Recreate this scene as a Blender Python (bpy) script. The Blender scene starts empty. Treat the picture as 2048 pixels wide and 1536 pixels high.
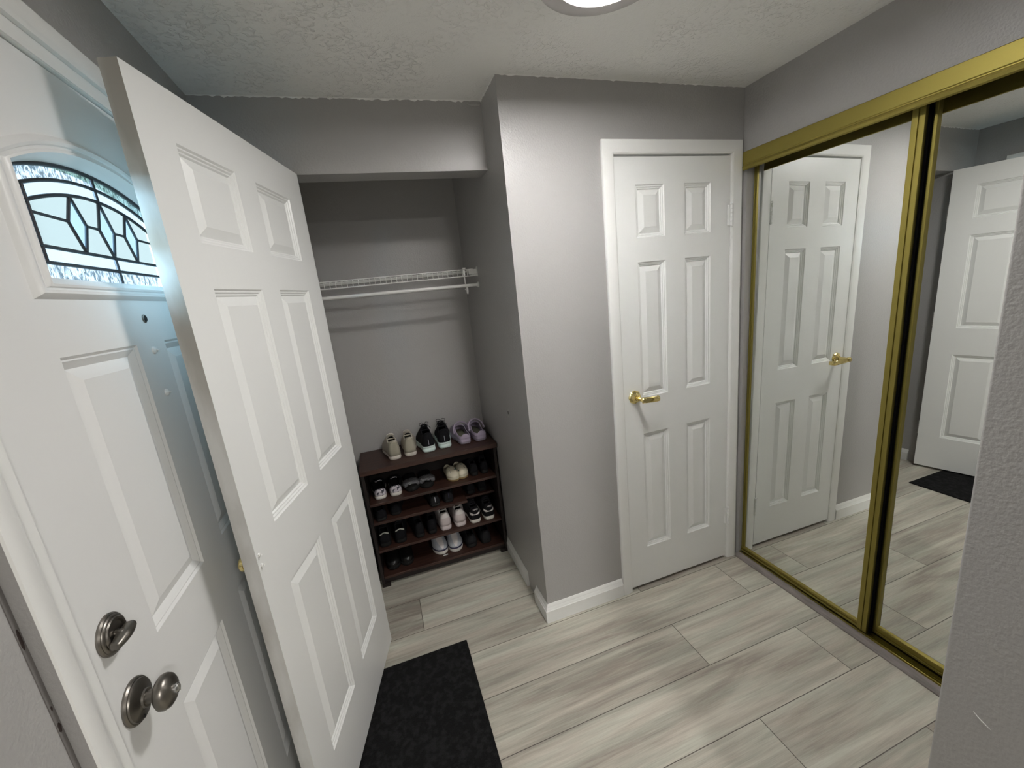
import bpy, bmesh, math, random
from mathutils import Vector, Matrix, Euler
random.seed(7)
S = bpy.context.scene
COL = S.collection

# ------------------------------------------------------------------ camera
cam_d = bpy.data.cameras.new('camera')
cam_d.sensor_fit = 'HORIZONTAL'
cam_d.sensor_width = 36.0
cam_d.lens = 819.377 / 2048 * 36.0
cam_d.clip_start = 0.02
cam = bpy.data.objects.new('camera', cam_d)
COL.objects.link(cam)
cam.rotation_mode = 'XYZ'
cam.location = (-1.6919, -1.5764, 1.5634)
cam.rotation_euler = (1.3446, 0.1042, -0.3240)
S.camera = cam

# ------------------------------------------------------------------ exposure, world
S.view_settings.view_transform = 'Standard'
S.view_settings.look = 'None'
S.view_settings.exposure = 2.30
S.view_settings.gamma = 1.0
S.view_settings.use_curve_mapping = False
S.cycles.max_bounces = 14
S.cycles.diffuse_bounces = 8
S.cycles.glossy_bounces = 8
S.cycles.transmission_bounces = 8
S.cycles.transparent_max_bounces = 12
S.cycles.caustics_reflective = True
S.cycles.caustics_refractive = True
S.cycles.blur_glossy = 0.6
S.cycles.sample_clamp_indirect = 6.0
S.cycles.use_denoising = True

W = bpy.data.worlds.new('overcast_sky')
S.world = W
W.use_nodes = True
wn = W.node_tree.nodes
wn['Background'].inputs['Color'].default_value = (0.66, 0.84, 1.0, 1)
wn['Background'].inputs['Strength'].default_value = 1.6

# unseen fill light added behind the camera to brighten the near walls
def area_light(name, loc, rot, size, power, color):
    d = bpy.data.lights.new(name, 'AREA')
    d.shape = 'DISK'
    d.size = size
    d.energy = power
    d.color = color
    o = bpy.data.objects.new(name, d)
    o.location = loc
    o.rotation_euler = rot
    COL.objects.link(o)
    return o
area_light('hall_fill', (-0.9, -3.1, 2.28), (0, 0, 0), 0.3, 10.5, (1.0, 0.965, 0.92))
sun_d = bpy.data.lights.new('door_glow_fill', 'SUN')  # added broad cool light to boost the glow beside the front door glass
sun_d.energy = 36.0
sun_d.angle = math.radians(55)
sun_d.color = (0.52, 0.82, 1.0)
sun = bpy.data.objects.new('door_glow_fill', sun_d)
sun.rotation_euler = Vector((1.0, 1.0, -0.35)).to_track_quat('-Z', 'Y').to_euler()
COL.objects.link(sun)
LAMP_STRENGTH = 23.0
LAMP_C = (-1.055, -0.598)

# ------------------------------------------------------------------ materials
def mat(name, color, rough=0.5, metal=0.0, spec=0.5, bump=None, emit=None, vary=None):
    m = bpy.data.materials.new(name)
    m.use_nodes = True
    nt = m.node_tree
    b = nt.nodes['Principled BSDF']
    b.inputs['Base Color'].default_value = (*color, 1)
    b.inputs['Roughness'].default_value = rough
    b.inputs['Metallic'].default_value = metal
    b.inputs['Specular IOR Level'].default_value = spec
    if emit:
        b.inputs['Emission Color'].default_value = (*emit[0], 1)
        b.inputs['Emission Strength'].default_value = emit[1]
    tc = None
    if bump or vary:
        tc = nt.nodes.new('ShaderNodeTexCoord')
    if bump:
        scale, strength, dist = bump[:3]
        n = nt.nodes.new('ShaderNodeTexNoise')
        n.inputs['Scale'].default_value = scale
        n.inputs['Detail'].default_value = 4
        if len(bump) > 3:
            mp = nt.nodes.new('ShaderNodeMapping')
            mp.inputs['Scale'].default_value = bump[3]
            nt.links.new(tc.outputs['Object'], mp.inputs['Vector'])
            nt.links.new(mp.outputs['Vector'], n.inputs['Vector'])
        else:
            nt.links.new(tc.outputs['Object'], n.inputs['Vector'])
        bp = nt.nodes.new('ShaderNodeBump')
        bp.inputs['Strength'].default_value = strength
        bp.inputs['Distance'].default_value = dist
        nt.links.new(n.outputs['Fac'], bp.inputs['Height'])
        nt.links.new(bp.outputs['Normal'], b.inputs['Normal'])
    if vary:
        scale, c2, lo, hi = vary[:4]
        n = nt.nodes.new('ShaderNodeTexNoise')
        n.inputs['Scale'].default_value = scale
        n.inputs['Detail'].default_value = 5
        if len(vary) > 4:
            mp = nt.nodes.new('ShaderNodeMapping')
            mp.inputs['Scale'].default_value = vary[4]
            nt.links.new(tc.outputs['Object'], mp.inputs['Vector'])
            nt.links.new(mp.outputs['Vector'], n.inputs['Vector'])
        else:
            nt.links.new(tc.outputs['Object'], n.inputs['Vector'])
        r = nt.nodes.new('ShaderNodeValToRGB')
        r.color_ramp.elements[0].position = lo
        r.color_ramp.elements[1].position = hi
        r.color_ramp.elements[0].color = (*color, 1)
        r.color_ramp.elements[1].color = (*c2, 1)
        nt.links.new(n.outputs['Fac'], r.inputs['Fac'])
        nt.links.new(r.outputs['Color'], b.inputs['Base Color'])
    return m

M = {}
M['wall'] = mat('grey_wall_paint', (0.385, 0.378, 0.372), 0.34, spec=0.45, bump=(140, 0.32, 0.004))
M['ceil'] = mat('textured_ceiling_paint', (0.87, 0.87, 0.845), 0.8)
M['white'] = mat('white_gloss_paint', (0.79, 0.80, 0.79), 0.33, spec=0.5, bump=(60, 0.08, 0.003, (1, 1, 0.15)))
M['entry'] = mat('white_metal_door_paint', (0.76, 0.765, 0.76), 0.38, spec=0.5, bump=(30, 0.05, 0.003))
M['trim'] = mat('white_trim_paint', (0.80, 0.805, 0.79), 0.3, spec=0.5)
M['edge'] = mat('raw_door_edge', (0.60, 0.60, 0.585), 0.5, vary=(7, (0.36, 0.345, 0.31), 0.40, 0.60, (1, 1, 0.35)))
M['mirror'] = mat('mirror_silver', (0.86, 0.88, 0.86), 0.0, 1.0)
M['gold'] = mat('satin_gold_aluminium', (0.33, 0.275, 0.075), 0.5, 1.0)
M['golddark'] = mat('dark_gold_channel', (0.10, 0.085, 0.02), 0.5, 1.0)
M['brass'] = mat('polished_brass', (0.80, 0.66, 0.30), 0.12, 1.0)
M['pewter'] = mat('antique_pewter', (0.215, 0.20, 0.18), 0.34, 1.0, bump=(40, 0.05, 0.002))
M['black'] = mat('black', (0.012, 0.012, 0.012), 0.6)
M['gapshade'] = mat('black_gap_shade', (0.003,0.003,0.003), 1.0, spec=0.05)  # shade between the sliding doors, as a flat black
M['lead'] = mat('dark_lead_came', (0.035, 0.035, 0.04), 0.45, 0.6)
M['wire'] = mat('white_vinyl_wire', (0.72, 0.72, 0.70), 0.35)
M['steel'] = mat('steel', (0.55, 0.55, 0.55), 0.25, 1.0)
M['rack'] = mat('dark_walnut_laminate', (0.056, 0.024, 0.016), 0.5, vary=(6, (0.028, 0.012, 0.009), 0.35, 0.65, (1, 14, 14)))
M['rackshade'] = mat('shaded_walnut_laminate', (0.010,0.0055,0.005), 0.55)  # darkened walnut: shade inside the rack is put into the colour
M['threshold'] = mat('grey_wood_threshold', (0.23, 0.205, 0.195), 0.5, vary=(10, (0.17, 0.15, 0.14), 0.4, 0.6, (6, 1, 6)))
M['mat'] = mat('black_carpet', (0.0135, 0.0135, 0.014), 0.95, spec=0.1, bump=(260, 1.0, 0.01), vary=(45, (0.024, 0.024, 0.025), 0.45, 0.62))
M['lampring'] = mat('brushed_nickel_ring', (0.50, 0.48, 0.47), 0.45, 0.35)
M['lampglow'] = mat('lamp_diffuser', (0.9, 0.9, 0.9), 0.5, emit=((1.0, 0.975, 0.95), LAMP_STRENGTH))
M['outside_white'] = mat('white_siding', (0.75, 0.76, 0.76), 0.6)
M['leaf'] = mat('garden_green', (0.07, 0.12, 0.04), 0.8, vary=(5, (0.02, 0.05, 0.01), 0.4, 0.6))
M['lawn'] = mat('lawn', (0.09, 0.13, 0.05), 0.9)
M['chip'] = mat('chipped_brown_paint', (0.028, 0.017, 0.015), 0.8)
M['putty'] = mat('white_ceiling_smear', (0.46, 0.46, 0.44), 0.8)

# ceiling: stomped and brushed texture
def ceiling_nodes(m):
    nt = m.node_tree; b = nt.nodes['Principled BSDF']
    tc = nt.nodes.new('ShaderNodeTexCoord')
    n1 = nt.nodes.new('ShaderNodeTexNoise'); n1.inputs['Scale'].default_value = 52; n1.inputs['Detail'].default_value = 6
    n1.inputs['Distortion'].default_value = 0.9
    r1 = nt.nodes.new('ShaderNodeValToRGB')
    r1.color_ramp.elements[0].position = 0.52; r1.color_ramp.elements[1].position = 0.63
    n2 = nt.nodes.new('ShaderNodeTexNoise'); n2.inputs['Scale'].default_value = 3.2; n2.inputs['Detail'].default_value = 2
    r2 = nt.nodes.new('ShaderNodeValToRGB')
    r2.color_ramp.elements[0].position = 0.42; r2.color_ramp.elements[1].position = 0.66
    r2.color_ramp.elements[0].color = (0.10, 0.10, 0.10, 1)
    mu = nt.nodes.new('ShaderNodeMath'); mu.operation = 'MULTIPLY'
    bp = nt.nodes.new('ShaderNodeBump'); bp.inputs['Strength'].default_value = 0.8; bp.inputs['Distance'].default_value = 0.004
    n3 = nt.nodes.new('ShaderNodeTexNoise'); n3.inputs['Scale'].default_value = 150; n3.inputs['Detail'].default_value = 3
    nt.links.new(tc.outputs['Object'], n3.inputs['Vector'])
    m3 = nt.nodes.new('ShaderNodeMath'); m3.operation = 'MULTIPLY_ADD'; m3.inputs[1].default_value = 0.42
    nt.links.new(n3.outputs['Fac'], m3.inputs[0]); nt.links.new(mu.outputs[0], m3.inputs[2])
    for n in (n1, n2): nt.links.new(tc.outputs['Object'], n.inputs['Vector'])
    nt.links.new(n1.outputs['Fac'], r1.inputs['Fac']); nt.links.new(n2.outputs['Fac'], r2.inputs['Fac'])
    nt.links.new(r1.outputs['Color'], mu.inputs[0]); nt.links.new(r2.outputs['Color'], mu.inputs[1])
    nt.links.new(m3.outputs[0], bp.inputs['Height']); nt.links.new(bp.outputs['Normal'], b.inputs['Normal'])
ceiling_nodes(M['ceil'])

# floor: grey oak planks running along X, 0.2288 m wide, 1.54 m long
def floor_material():
    m = bpy.data.materials.new('grey_oak_vinyl_plank'); m.use_nodes = True
    nt = m.node_tree; N = nt.nodes; L = nt.links
    b = N['Principled BSDF']; b.inputs['Roughness'].default_value = 0.42; b.inputs['Specular IOR Level'].default_value = 0.4
    tc = N.new('ShaderNodeTexCoord'); sp = N.new('ShaderNodeSeparateXYZ'); L.new(tc.outputs['Object'], sp.inputs[0])
    def math_(op, a, c=None, d=None):
        n = N.new('ShaderNodeMath'); n.operation = op
        for i, v in enumerate((a, c, d)):
            if v is None: continue
            if isinstance(v, (int, float)): n.inputs[i].default_value = v
            else: L.new(v, n.inputs[i])
        return n.outputs[0]
    ry = math_('DIVIDE', math_('ADD', sp.outputs['Y'], 0.0285 + 0.2288 * 40), 0.2288)
    row = math_('FLOOR', ry); fy = math_('FRACT', ry)
    par = math_('SUBTRACT', 1.0, math_('MODULO', row, 2.0))            # rows alternate between two joint offsets
    off = math_('MULTIPLY', par, -0.465)       # joints at x=-0.18 or x=-0.645
    rx = math_('DIVIDE', math_('SUBTRACT', sp.outputs['X'], math_('ADD', off, -0.180 - 1.54 * 20)), 1.54)
    pl = math_('FLOOR', rx); fx = math_('FRACT', rx)
    # seams
    dy = math_('MULTIPLY', math_('MINIMUM', fy, math_('SUBTRACT', 1.0, fy)), 0.2288)
    dx = math_('MULTIPLY', math_('MINIMUM', fx, math_('SUBTRACT', 1.0, fx)), 1.54)
    dm = math_('MINIMUM', dx, dy)
    seam = math_('LESS_THAN', dm, 0.0013)
    cmb = N.new('ShaderNodeCombineXYZ'); L.new(row, cmb.inputs[0]); L.new(pl, cmb.inputs[1])
    wn_ = N.new('ShaderNodeTexWhiteNoise'); wn_.noise_dimensions = '2D'; L.new(cmb.outputs[0], wn_.inputs['Vector'])
    rnd = wn_.outputs['Value']
    # grain coordinates
    gx = math_('ADD', sp.outputs['X'], math_('MULTIPLY', rnd, 17.0))
    gv = N.new('ShaderNodeCombineXYZ'); L.new(gx, gv.inputs[0]); L.new(sp.outputs['Y'], gv.inputs[1]); L.new(math_('MULTIPLY', rnd, 9.0), gv.inputs[2])
    def noise(sx, sy, scale, detail, dist=0.0, rough=0.5):
        mp = N.new('ShaderNodeMapping'); mp.inputs['Scale'].default_value = (sx, sy, 1); L.new(gv.outputs[0], mp.inputs['Vector'])
        n = N.new('ShaderNodeTexNoise'); n.inputs['Scale'].default_value = scale; n.inputs['Detail'].default_value = detail
        n.inputs['Distortion'].default_value = dist; n.inputs['Roughness'].default_value = rough
        L.new(mp.outputs[0], n.inputs['Vector']); return n.outputs['Fac']
    broad = noise(0.7, 6.0, 2.2, 4, 0.6)
    mid = noise(0.7, 16.0, 4.5, 6, 0.6, 0.65)
    fine = noise(1.5, 60.0, 9.0, 4, 0.2, 0.7)
    # cathedral rings
    ringn = math_('SINE', math_('MULTIPLY', noise(1.0, 4.5, 1.25, 1, 0.0), 150.0))
    ringm = math_('GREATER_THAN', noise(1.0, 2.0, 1.3, 1, 0.0), 0.60)
    ring = math_('MULTIPLY', math_('MULTIPLY', ringn, ringm), 0.022)
    v = math_('ADD', math_('MULTIPLY', broad, 0.75), math_('MULTIPLY', mid, 0.45))
    v = math_('ADD', v, math_('MULTIPLY', fine, 0.28))
    v = math_('ADD', v, math_('MULTIPLY', math_('SUBTRACT', rnd, 0.3), 0.20))
    v = math_('ADD', v, ring)
    r = N.new('ShaderNodeValToRGB')
    e = r.color_ramp.elements
    e[0].position = 0.62; e[0].color = (0.300, 0.272, 0.235, 1)
    e[1].position = 0.99; e[1].color = (0.610, 0.592, 0.515, 1)
    k = e.new(0.82); k.color = (0.468, 0.445, 0.382, 1)
    L.new(v, r.inputs['Fac'])
    # slight tone shift (greenish / pinkish greys)
    mx = N.new('ShaderNodeMix'); mx.data_type = 'RGBA'; mx.blend_type = 'MULTIPLY'; mx.inputs['Factor'].default_value = 1.0
    r2 = N.new('ShaderNodeValToRGB'); r2.color_ramp.elements[0].position = 0.38; r2.color_ramp.elements[1].position = 0.62
    r2.color_ramp.elements[0].color = (0.965, 1.0, 0.985, 1); r2.color_ramp.elements[1].color = (1.015, 0.985, 0.975, 1)
    L.new(noise(1.0, 7.0, 3.0, 3, 0.3), r2.inputs['Fac'])
    L.new(r.outputs['Color'], mx.inputs['A']); L.new(r2.outputs['Color'], mx.inputs['B'])
    ms = N.new('ShaderNodeMix'); ms.data_type = 'RGBA'
    L.new(seam, ms.inputs['Factor']); L.new(mx.outputs['Result'], ms.inputs['A']); ms.inputs['B'].default_value = (0.085, 0.073, 0.060, 1)
    L.new(ms.outputs['Result'], b.inputs['Base Color'])
    bp = N.new('ShaderNodeBump'); bp.inputs['Strength'].default_value = 0.35; bp.inputs['Distance'].default_value = 0.002
    hh = math_('SUBTRACT', math_('MULTIPLY', fine, 0.5), math_('MULTIPLY', seam, 1.5))
    L.new(hh, bp.inputs['Height']); L.new(bp.outputs['Normal'], b.inputs['Normal'])
    return m
M['floor'] = floor_material()

# glass kinds
def glass_clear(name, tint, gloss=0.10):
    m = bpy.data.materials.new(name); m.use_nodes = True; nt = m.node_tree; N = nt.nodes; L = nt.links
    N.remove(N['Principled BSDF']); out = N['Material Output']
    t = N.new('ShaderNodeBsdfTransparent'); t.inputs['Color'].default_value = (*tint, 1)
    g = N.new('ShaderNodeBsdfGlossy'); g.inputs['Roughness'].default_value = 0.03
    mx = N.new('ShaderNodeMixShader'); mx.inputs[0].default_value = gloss
    L.new(t.outputs[0], mx.inputs[1]); L.new(g.outputs[0], mx.inputs[2]); L.new(mx.outputs[0], out.inputs['Surface'])
    return m
def glass_frost(name, tint, tr=0.3, col2=None):
    m = bpy.data.materials.new(name); m.use_nodes = True; nt = m.node_tree; N = nt.nodes; L = nt.links
    N.remove(N['Principled BSDF']); out = N['Material Output']
    t = N.new('ShaderNodeBsdfTransparent'); t.inputs['Color'].default_value = (*tint, 1)
    g = N.new('ShaderNodeBsdfTranslucent'); g.inputs['Color'].default_value = (*(col2 or tint), 1)
    mx = N.new('ShaderNodeMixShader'); mx.inputs[0].default_value = 1 - tr
    L.new(t.outputs[0], mx.inputs[1]); L.new(g.outputs[0], mx.inputs[2]); L.new(mx.outputs[0], out.inputs['Surface'])
    return m
def glass_hammered(name):
    m = bpy.data.materials.new(name); m.use_nodes = True; nt = m.node_tree; N = nt.nodes; L = nt.links
    N.remove(N['Principled BSDF']); out = N['Material Output']
    tc = N.new('ShaderNodeTexCoord'); mp = N.new('ShaderNodeMapping'); mp.inputs['Scale'].default_value = (1, 1, 0.45)
    L.new(tc.outputs['Object'], mp.inputs[0])
    n = N.new('ShaderNodeTexNoise'); n.inputs['Scale'].default_value = 130; n.inputs['Detail'].default_value = 1.5; n.inputs['Distortion'].default_value = 1.2
    L.new(mp.outputs[0], n.inputs['Vector'])
    r = N.new('ShaderNodeValToRGB'); r.color_ramp.elements[0].position = 0.40; r.color_ramp.elements[1].position = 0.57
    r.color_ramp.elements[0].color = (0.045, 0.055, 0.06, 1); r.color_ramp.elements[1].color = (0.22, 0.23, 0.24, 1)
    L.new(n.outputs['Fac'], r.inputs['Fac'])
    bp = N.new('ShaderNodeBump'); bp.inputs['Strength'].default_value = 1.0; bp.inputs['Distance'].default_value = 0.006
    L.new(n.outputs['Fac'], bp.inputs['Height'])
    t = N.new('ShaderNodeBsdfTransparent'); L.new(r.outputs['Color'], t.inputs['Color'])
    g = N.new('ShaderNodeBsdfGlossy'); g.inputs['Roughness'].default_value = 0.08; L.new(bp.outputs['Normal'], g.inputs['Normal'])
    mx = N.new('ShaderNodeMixShader'); mx.inputs[0].default_value = 0.18
    L.new(t.outputs[0], mx.inputs[1]); L.new(g.outputs[0], mx.inputs[2]); L.new(mx.outputs[0], out.inputs['Surface'])
    return m
M['g_clear'] = glass_clear('bevelled_clear_glass', (0.18, 0.19, 0.20))
M['g_frost'] = glass_frost('frosted_cream_glass', (0.10, 0.085, 0.072), 0.45, (0.036, 0.034, 0.031))
M['g_diam'] = glass_clear('glue_chip_glass', (0.13, 0.16, 0.18))
M['g_hammer'] = glass_hammered('hammered_glass')

# ------------------------------------------------------------------ mesh helpers
class MB:
    def __init__(s): s.v = []; s.f = []; s.m = []
    def add(s, vs, fs, mi=0, T=None):
        o = len(s.v)
        s.v += [tuple((T @ Vector(p)) if T is not None else p) for p in vs]
        for f in fs: s.f.append(tuple(o + i for i in f)); s.m.append(mi)
        return s
    def box(s, a, b, mi=0, T=None):
        x0, y0, z0 = [min(a[i], b[i]) for i in range(3)]; x1, y1, z1 = [max(a[i], b[i]) for i in range(3)]
        return s.add([(x0,y0,z0),(x1,y0,z0),(x1,y1,z0),(x0,y1,z0),(x0,y0,z1),(x1,y0,z1),(x1,y1,z1),(x0,y1,z1)],
              [(0,3,2,1),(4,5,6,7),(0,1,5,4),(1,2,6,5),(2,3,7,6),(3,0,4,7)], mi, T)
    def prism(s, poly, z0, z1, mi=0, T=None):
        n = len(poly)
        return s.add([(x,y,z0) for x,y in poly] + [(x,y,z1) for x,y in poly],
              [tuple(range(n))[::-1], tuple(range(n, 2*n))] + [(i,(i+1)%n,(i+1)%n+n,i+n) for i in range(n)], mi, T)
    def loft(s, loops, mi=0, closed=True, cap0=False, cap1=False, T=None):
        n = len(loops[0]); vs = [p for l in loops for p in l]; fs = []
        for k in range(len(loops)-1):
            for i in range(n if closed else n-1):
                j = (i+1) % n; fs.append((k*n+i, k*n+j, (k+1)*n+j, (k+1)*n+i))
        if cap0: fs.append(tuple(range(n))[::-1])
        if cap1: fs.append(tuple(range((len(loops)-1)*n, len(loops)*n)))
        return s.add(vs, fs, mi, T)
    def tube(s, pts, r, n=8, mi=0, T=None, cap=True, closed=False):
        pts = [Vector(p) for p in pts]; loops = []; up = None; m = len(pts)
        for i, p in enumerate(pts):
            if closed: d = (pts[(i+1)%m] - pts[(i-1)%m]).normalized()
            else: d = ((pts[min(i+1,m-1)] - p) + (p - pts[max(i-1,0)])).normalized()
            if up is None:
                up = Vector((0,0,1)) if abs(d.z) < 0.9 else Vector((1,0,0))
            a = d.cross(up).normalized(); b = a.cross(d).normalized(); up = b
            rr = r[i] if isinstance(r, (list, tuple)) else r
            loops.append([tuple(p + rr*(math.cos(2*math.pi*k/n)*a + math.sin(2*math.pi*k/n)*b)) for k in range(n)])
        if closed: loops.append(loops[0])
        return s.loft(loops, mi, True, cap and not closed, cap and not closed, T)
    def lathe(s, prof, n=32, mi=0, T=None, wav=None):
        # prof: (radius, height) about local Z
        loops = []
        for r, h in prof:
            loops.append([((r*(1+(wav(k/n) if wav else 0)))*math.cos(2*math.pi*k/n), (r*(1+(wav(k/n) if wav else 0)))*math.sin(2*math.pi*k/n), h) for k in range(n)])
        return s.loft(loops, mi, True, True, True, T)
    def build(s, name, mats, parent=None, smooth=35, bevel=0, loc=None, segs=2, fix=True):
        me = bpy.data.meshes.new(name)
        me.from_pydata(s.v, [], s.f)
        for m in (mats if isinstance(mats, (list, tuple)) else [mats]): me.materials.append(m)
        me.polygons.foreach_set('material_index', s.m)
        if fix:
            bm = bmesh.new(); bm.from_mesh(me)
            bmesh.ops.remove_doubles(bm, verts=bm.verts, dist=1e-5)
            bmesh.ops.recalc_face_normals(bm, faces=bm.faces)
            bm.to_mesh(me); bm.free()
        if smooth:
            me.polygons.foreach_set('use_smooth', [True]*len(me.polygons))
            me.set_sharp_from_angle(angle=math.radians(smooth))
        me.update()
        o = bpy.data.objects.new(name, me); COL.objects.link(o)
        if parent: o.parent = parent
        if loc: o.location = loc
        if bevel:
            b = o.modifiers.new('bevel', 'BEVEL'); b.width = bevel; b.segments = segs; b.limit_method = 'ANGLE'; b.angle_limit = math.radians(50); b.harden_normals = bool(smooth)
        return o
def tag(o, label=None, cat=None, group=None, kind=None):
    if label: o['label'] = label
    if cat: o['category'] = cat
    if group: o['group'] = group
    if kind: o['kind'] = kind
    return o
def thing(name, label, cat, loc=(0,0,0), rz=0.0, group=None, kind=None):
    o = bpy.data.objects.new(name, None); COL.objects.link(o)
    o.empty_display_size = 0.05
    o.location = loc; o.rotation_euler = (0, 0, rz)
    return tag(o, label, cat, group, kind)
def struct(o): o['kind'] = 'structure'; return o
def interp(x, pts):
    if x <= pts[0][0]: return pts[0][1]
    for (a, va), (b, vb) in zip(pts, pts[1:]):
        if x <= b:
            t = (x-a)/(b-a); t = t*t*(3-2*t)*0.5 + t*0.5
            return va + (vb-va)*t
    return pts[-1][1]

# ------------------------------------------------------------------ setting
H = 2.314
XC = -1.145          # side face of the column
XL = -2.169          # left wall
HY0, HY1 = 0.231, 0.206   # header front at left and right end
HT = 0.105
b = MB(); b.box((-2.30, -4.4, -0.06), (1.7, 1.05, 0)); floor = struct(b.build('floor', M['floor']))
b = MB(); b.box((-2.30, -4.4, H), (1.7, 1.05, H+0.08)); ceil = struct(b.build('ceiling', M['ceil']))
# left wall with the front door opening
b = MB()
b.box((-2.30, -4.4, 0), (XL, -0.93, H)); b.box((-2.30, 0.03, 0), (XL, 1.05, H)); b.box((-2.30, -0.93, 2.045), (XL, 0.03, H))
wl = struct(b.build('wall_left', M['wall']))
# back wall with opening for the linen door, plus column
b = MB()
b.prism([(XC,0),(-0.69,0),(-0.69,0.115),(XC,0.115)], 0, H)
b.box((-0.69,0,2.055),(-0.07,0.115,H)); b.box((-0.07,0,0),(0.0,0.115,H))
struct(b.build('wall_back', M['wall']))
b = MB(); b.box((XC,0.115,0),(-1.04,1.01,H)); struct(b.build('wall_closet_right', M['wall']))
b = MB(); b.box((XL,0.912,0),(XC,1.01,H)); struct(b.build('wall_closet_back', M['wall']))
hy = lambda x: HY0 + (HY1-HY0)*(x-XL)/(XC-XL)
b = MB(); b.prism([(XL,HY0),(-1.945,hy(-1.945)),(-1.945,0.912),(XL,0.912)],0,2.057); b.prism([(XL,HY0+HT),(-1.945,hy(-1.945)+HT),(-1.945,0.912),(XL,0.912)],2.057,H); struct(b.build('wall_closet_left', M['wall']))
hy = lambda x: HY0 + (HY1-HY0)*(x-XL)/(XC-XL)
b = MB(); b.prism([(XL,hy(XL)),(XC,hy(XC)),(XC,hy(XC)+HT),(XL,hy(XL)+HT)],2.057,H)
struct(b.build('wall_header', M['wall']))
# mirror side
b = MB(); b.box((0,-1.24,2.045),(0.12,0,H)); b.box((0,-0.018,0),(0.12,0,2.045)); b.box((0.12,-1.30,0),(0.2,0.115,H))
struct(b.build('wall_right', M['wall']))
# stub wall near the camera, closing the mirrored closet
b = MB(); b.box((-0.872,-1.365,0),(0.2,-1.243,H)); b.box((0.2,-1.365,0),(1.7,-1.243,H))
wn_o = struct(b.build('wall_near', M['wall'], bevel=0.004, segs=3))
b = MB(); b.box((1.6,-4.4,0),(1.7,-1.365,H)); struct(b.build('wall_hall_right', M['wall']))
b = MB(); b.box((XL,-4.4,0),(1.6,-4.3,H)); struct(b.build('wall_hall_rear', M['wall']))
b = MB(); b.box((-0.9,0.6,0),(-1.04,1.01,H)); b.box((-1.04,0.60,0),(0.2,0.68,H)); b.box((0.0,0.115,0),(0.2,0.60,H)); struct(b.build('wall_linen_rear', M['wall']))

# baseboards with a small ogee top
def baseboard(name, path, h=0.092, t=0.016, m=M['trim']):
    # path: list of (x,y, nx,ny) : wall points and outward offsets (mitred)
    prof = [(1.0,0),(1.0,h*0.68),(0.84,h*0.715),(0.80,h*0.745),(0.50,h*0.83),(0.46,h*0.865),(0.16,h*0.985),(0.10,h),(0,h),(0,0)]
    loops = [[(x+nx*t*p, y+ny*t*p, z) for p, z in prof] for x, y, nx, ny in path]
    mb = MB(); mb.loft(loops, 0, True, True, True)
    return struct(mb.build(name, m, smooth=20))
baseboard('baseboard_back', [(XC-0.0,0.142,-1,0),(XC,0,-1,-1),(-0.738,0,0,-1)])
baseboard('baseboard_closet', [(XC,0.912,-1,0),(XC,0.262,-1,0)], h=0.085, t=0.013)
baseboard('baseboard_closet_left', [(-1.945,0.270,1,0),(-1.945,0.912,1,0)], h=0.085, t=0.013)
baseboard('baseboard_left', [(XL,-0.972,1,0),(XL,-4.3,1,0)])
baseboard('baseboard_closet_front', [(XL,hy(XL),0,-1),(-1.945,hy(-1.945),0,-1)])

# ceiling paint smears along the header
rnd = random.Random(3)
def smear(name, p0, p1, nrm, amp):
    mb = MB(); n = 90; top = []; bot = []
    for i in range(n+1):
        t = i/n; x = p0[0]+(p1[0]-p0[0])*t; y = p0[1]+(p1[1]-p0[1])*t
        d = amp*(0.25+rnd.random()**3*1.4)
        top.append((x+nrm[0]*0.0025, y+nrm[1]*0.0025, H)); bot.append((x+nrm[0]*0.0006, y+nrm[1]*0.0006, H-d*0.8))
    mb.loft([top, bot], 0, False)
    return struct(mb.build(name, M['ceil']))
smear('trim_10', (XL,HY0), (XC,HY1), (0,-1), 0.006)
smear('trim_11', (XC,0), (0,0), (0,-1), 0.0035)
smear('trim_12', (XC,HY1), (XC,0), (-1,0), 0.006)
mb = MB()
pr = [(-1.205,0.0022),(-1.190,0.006),(-1.165,0.004),(-1.150,0.007),(-1.152,0.011),(-1.168,0.014),(-1.185,0.0125),(-1.198,0.010)]
mb.loft([[(x, hy(x)-0.0005, H-0.008-z) for x,z in pr],[(x, hy(x)-0.003, H-0.008-z) for x,z in pr]],0,True,False,True)
tag(mb.build('ceiling_texture_flake', M['putty']), 'small raised flake of ceiling texture on the wall above the closet opening', 'paint flake')

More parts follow.
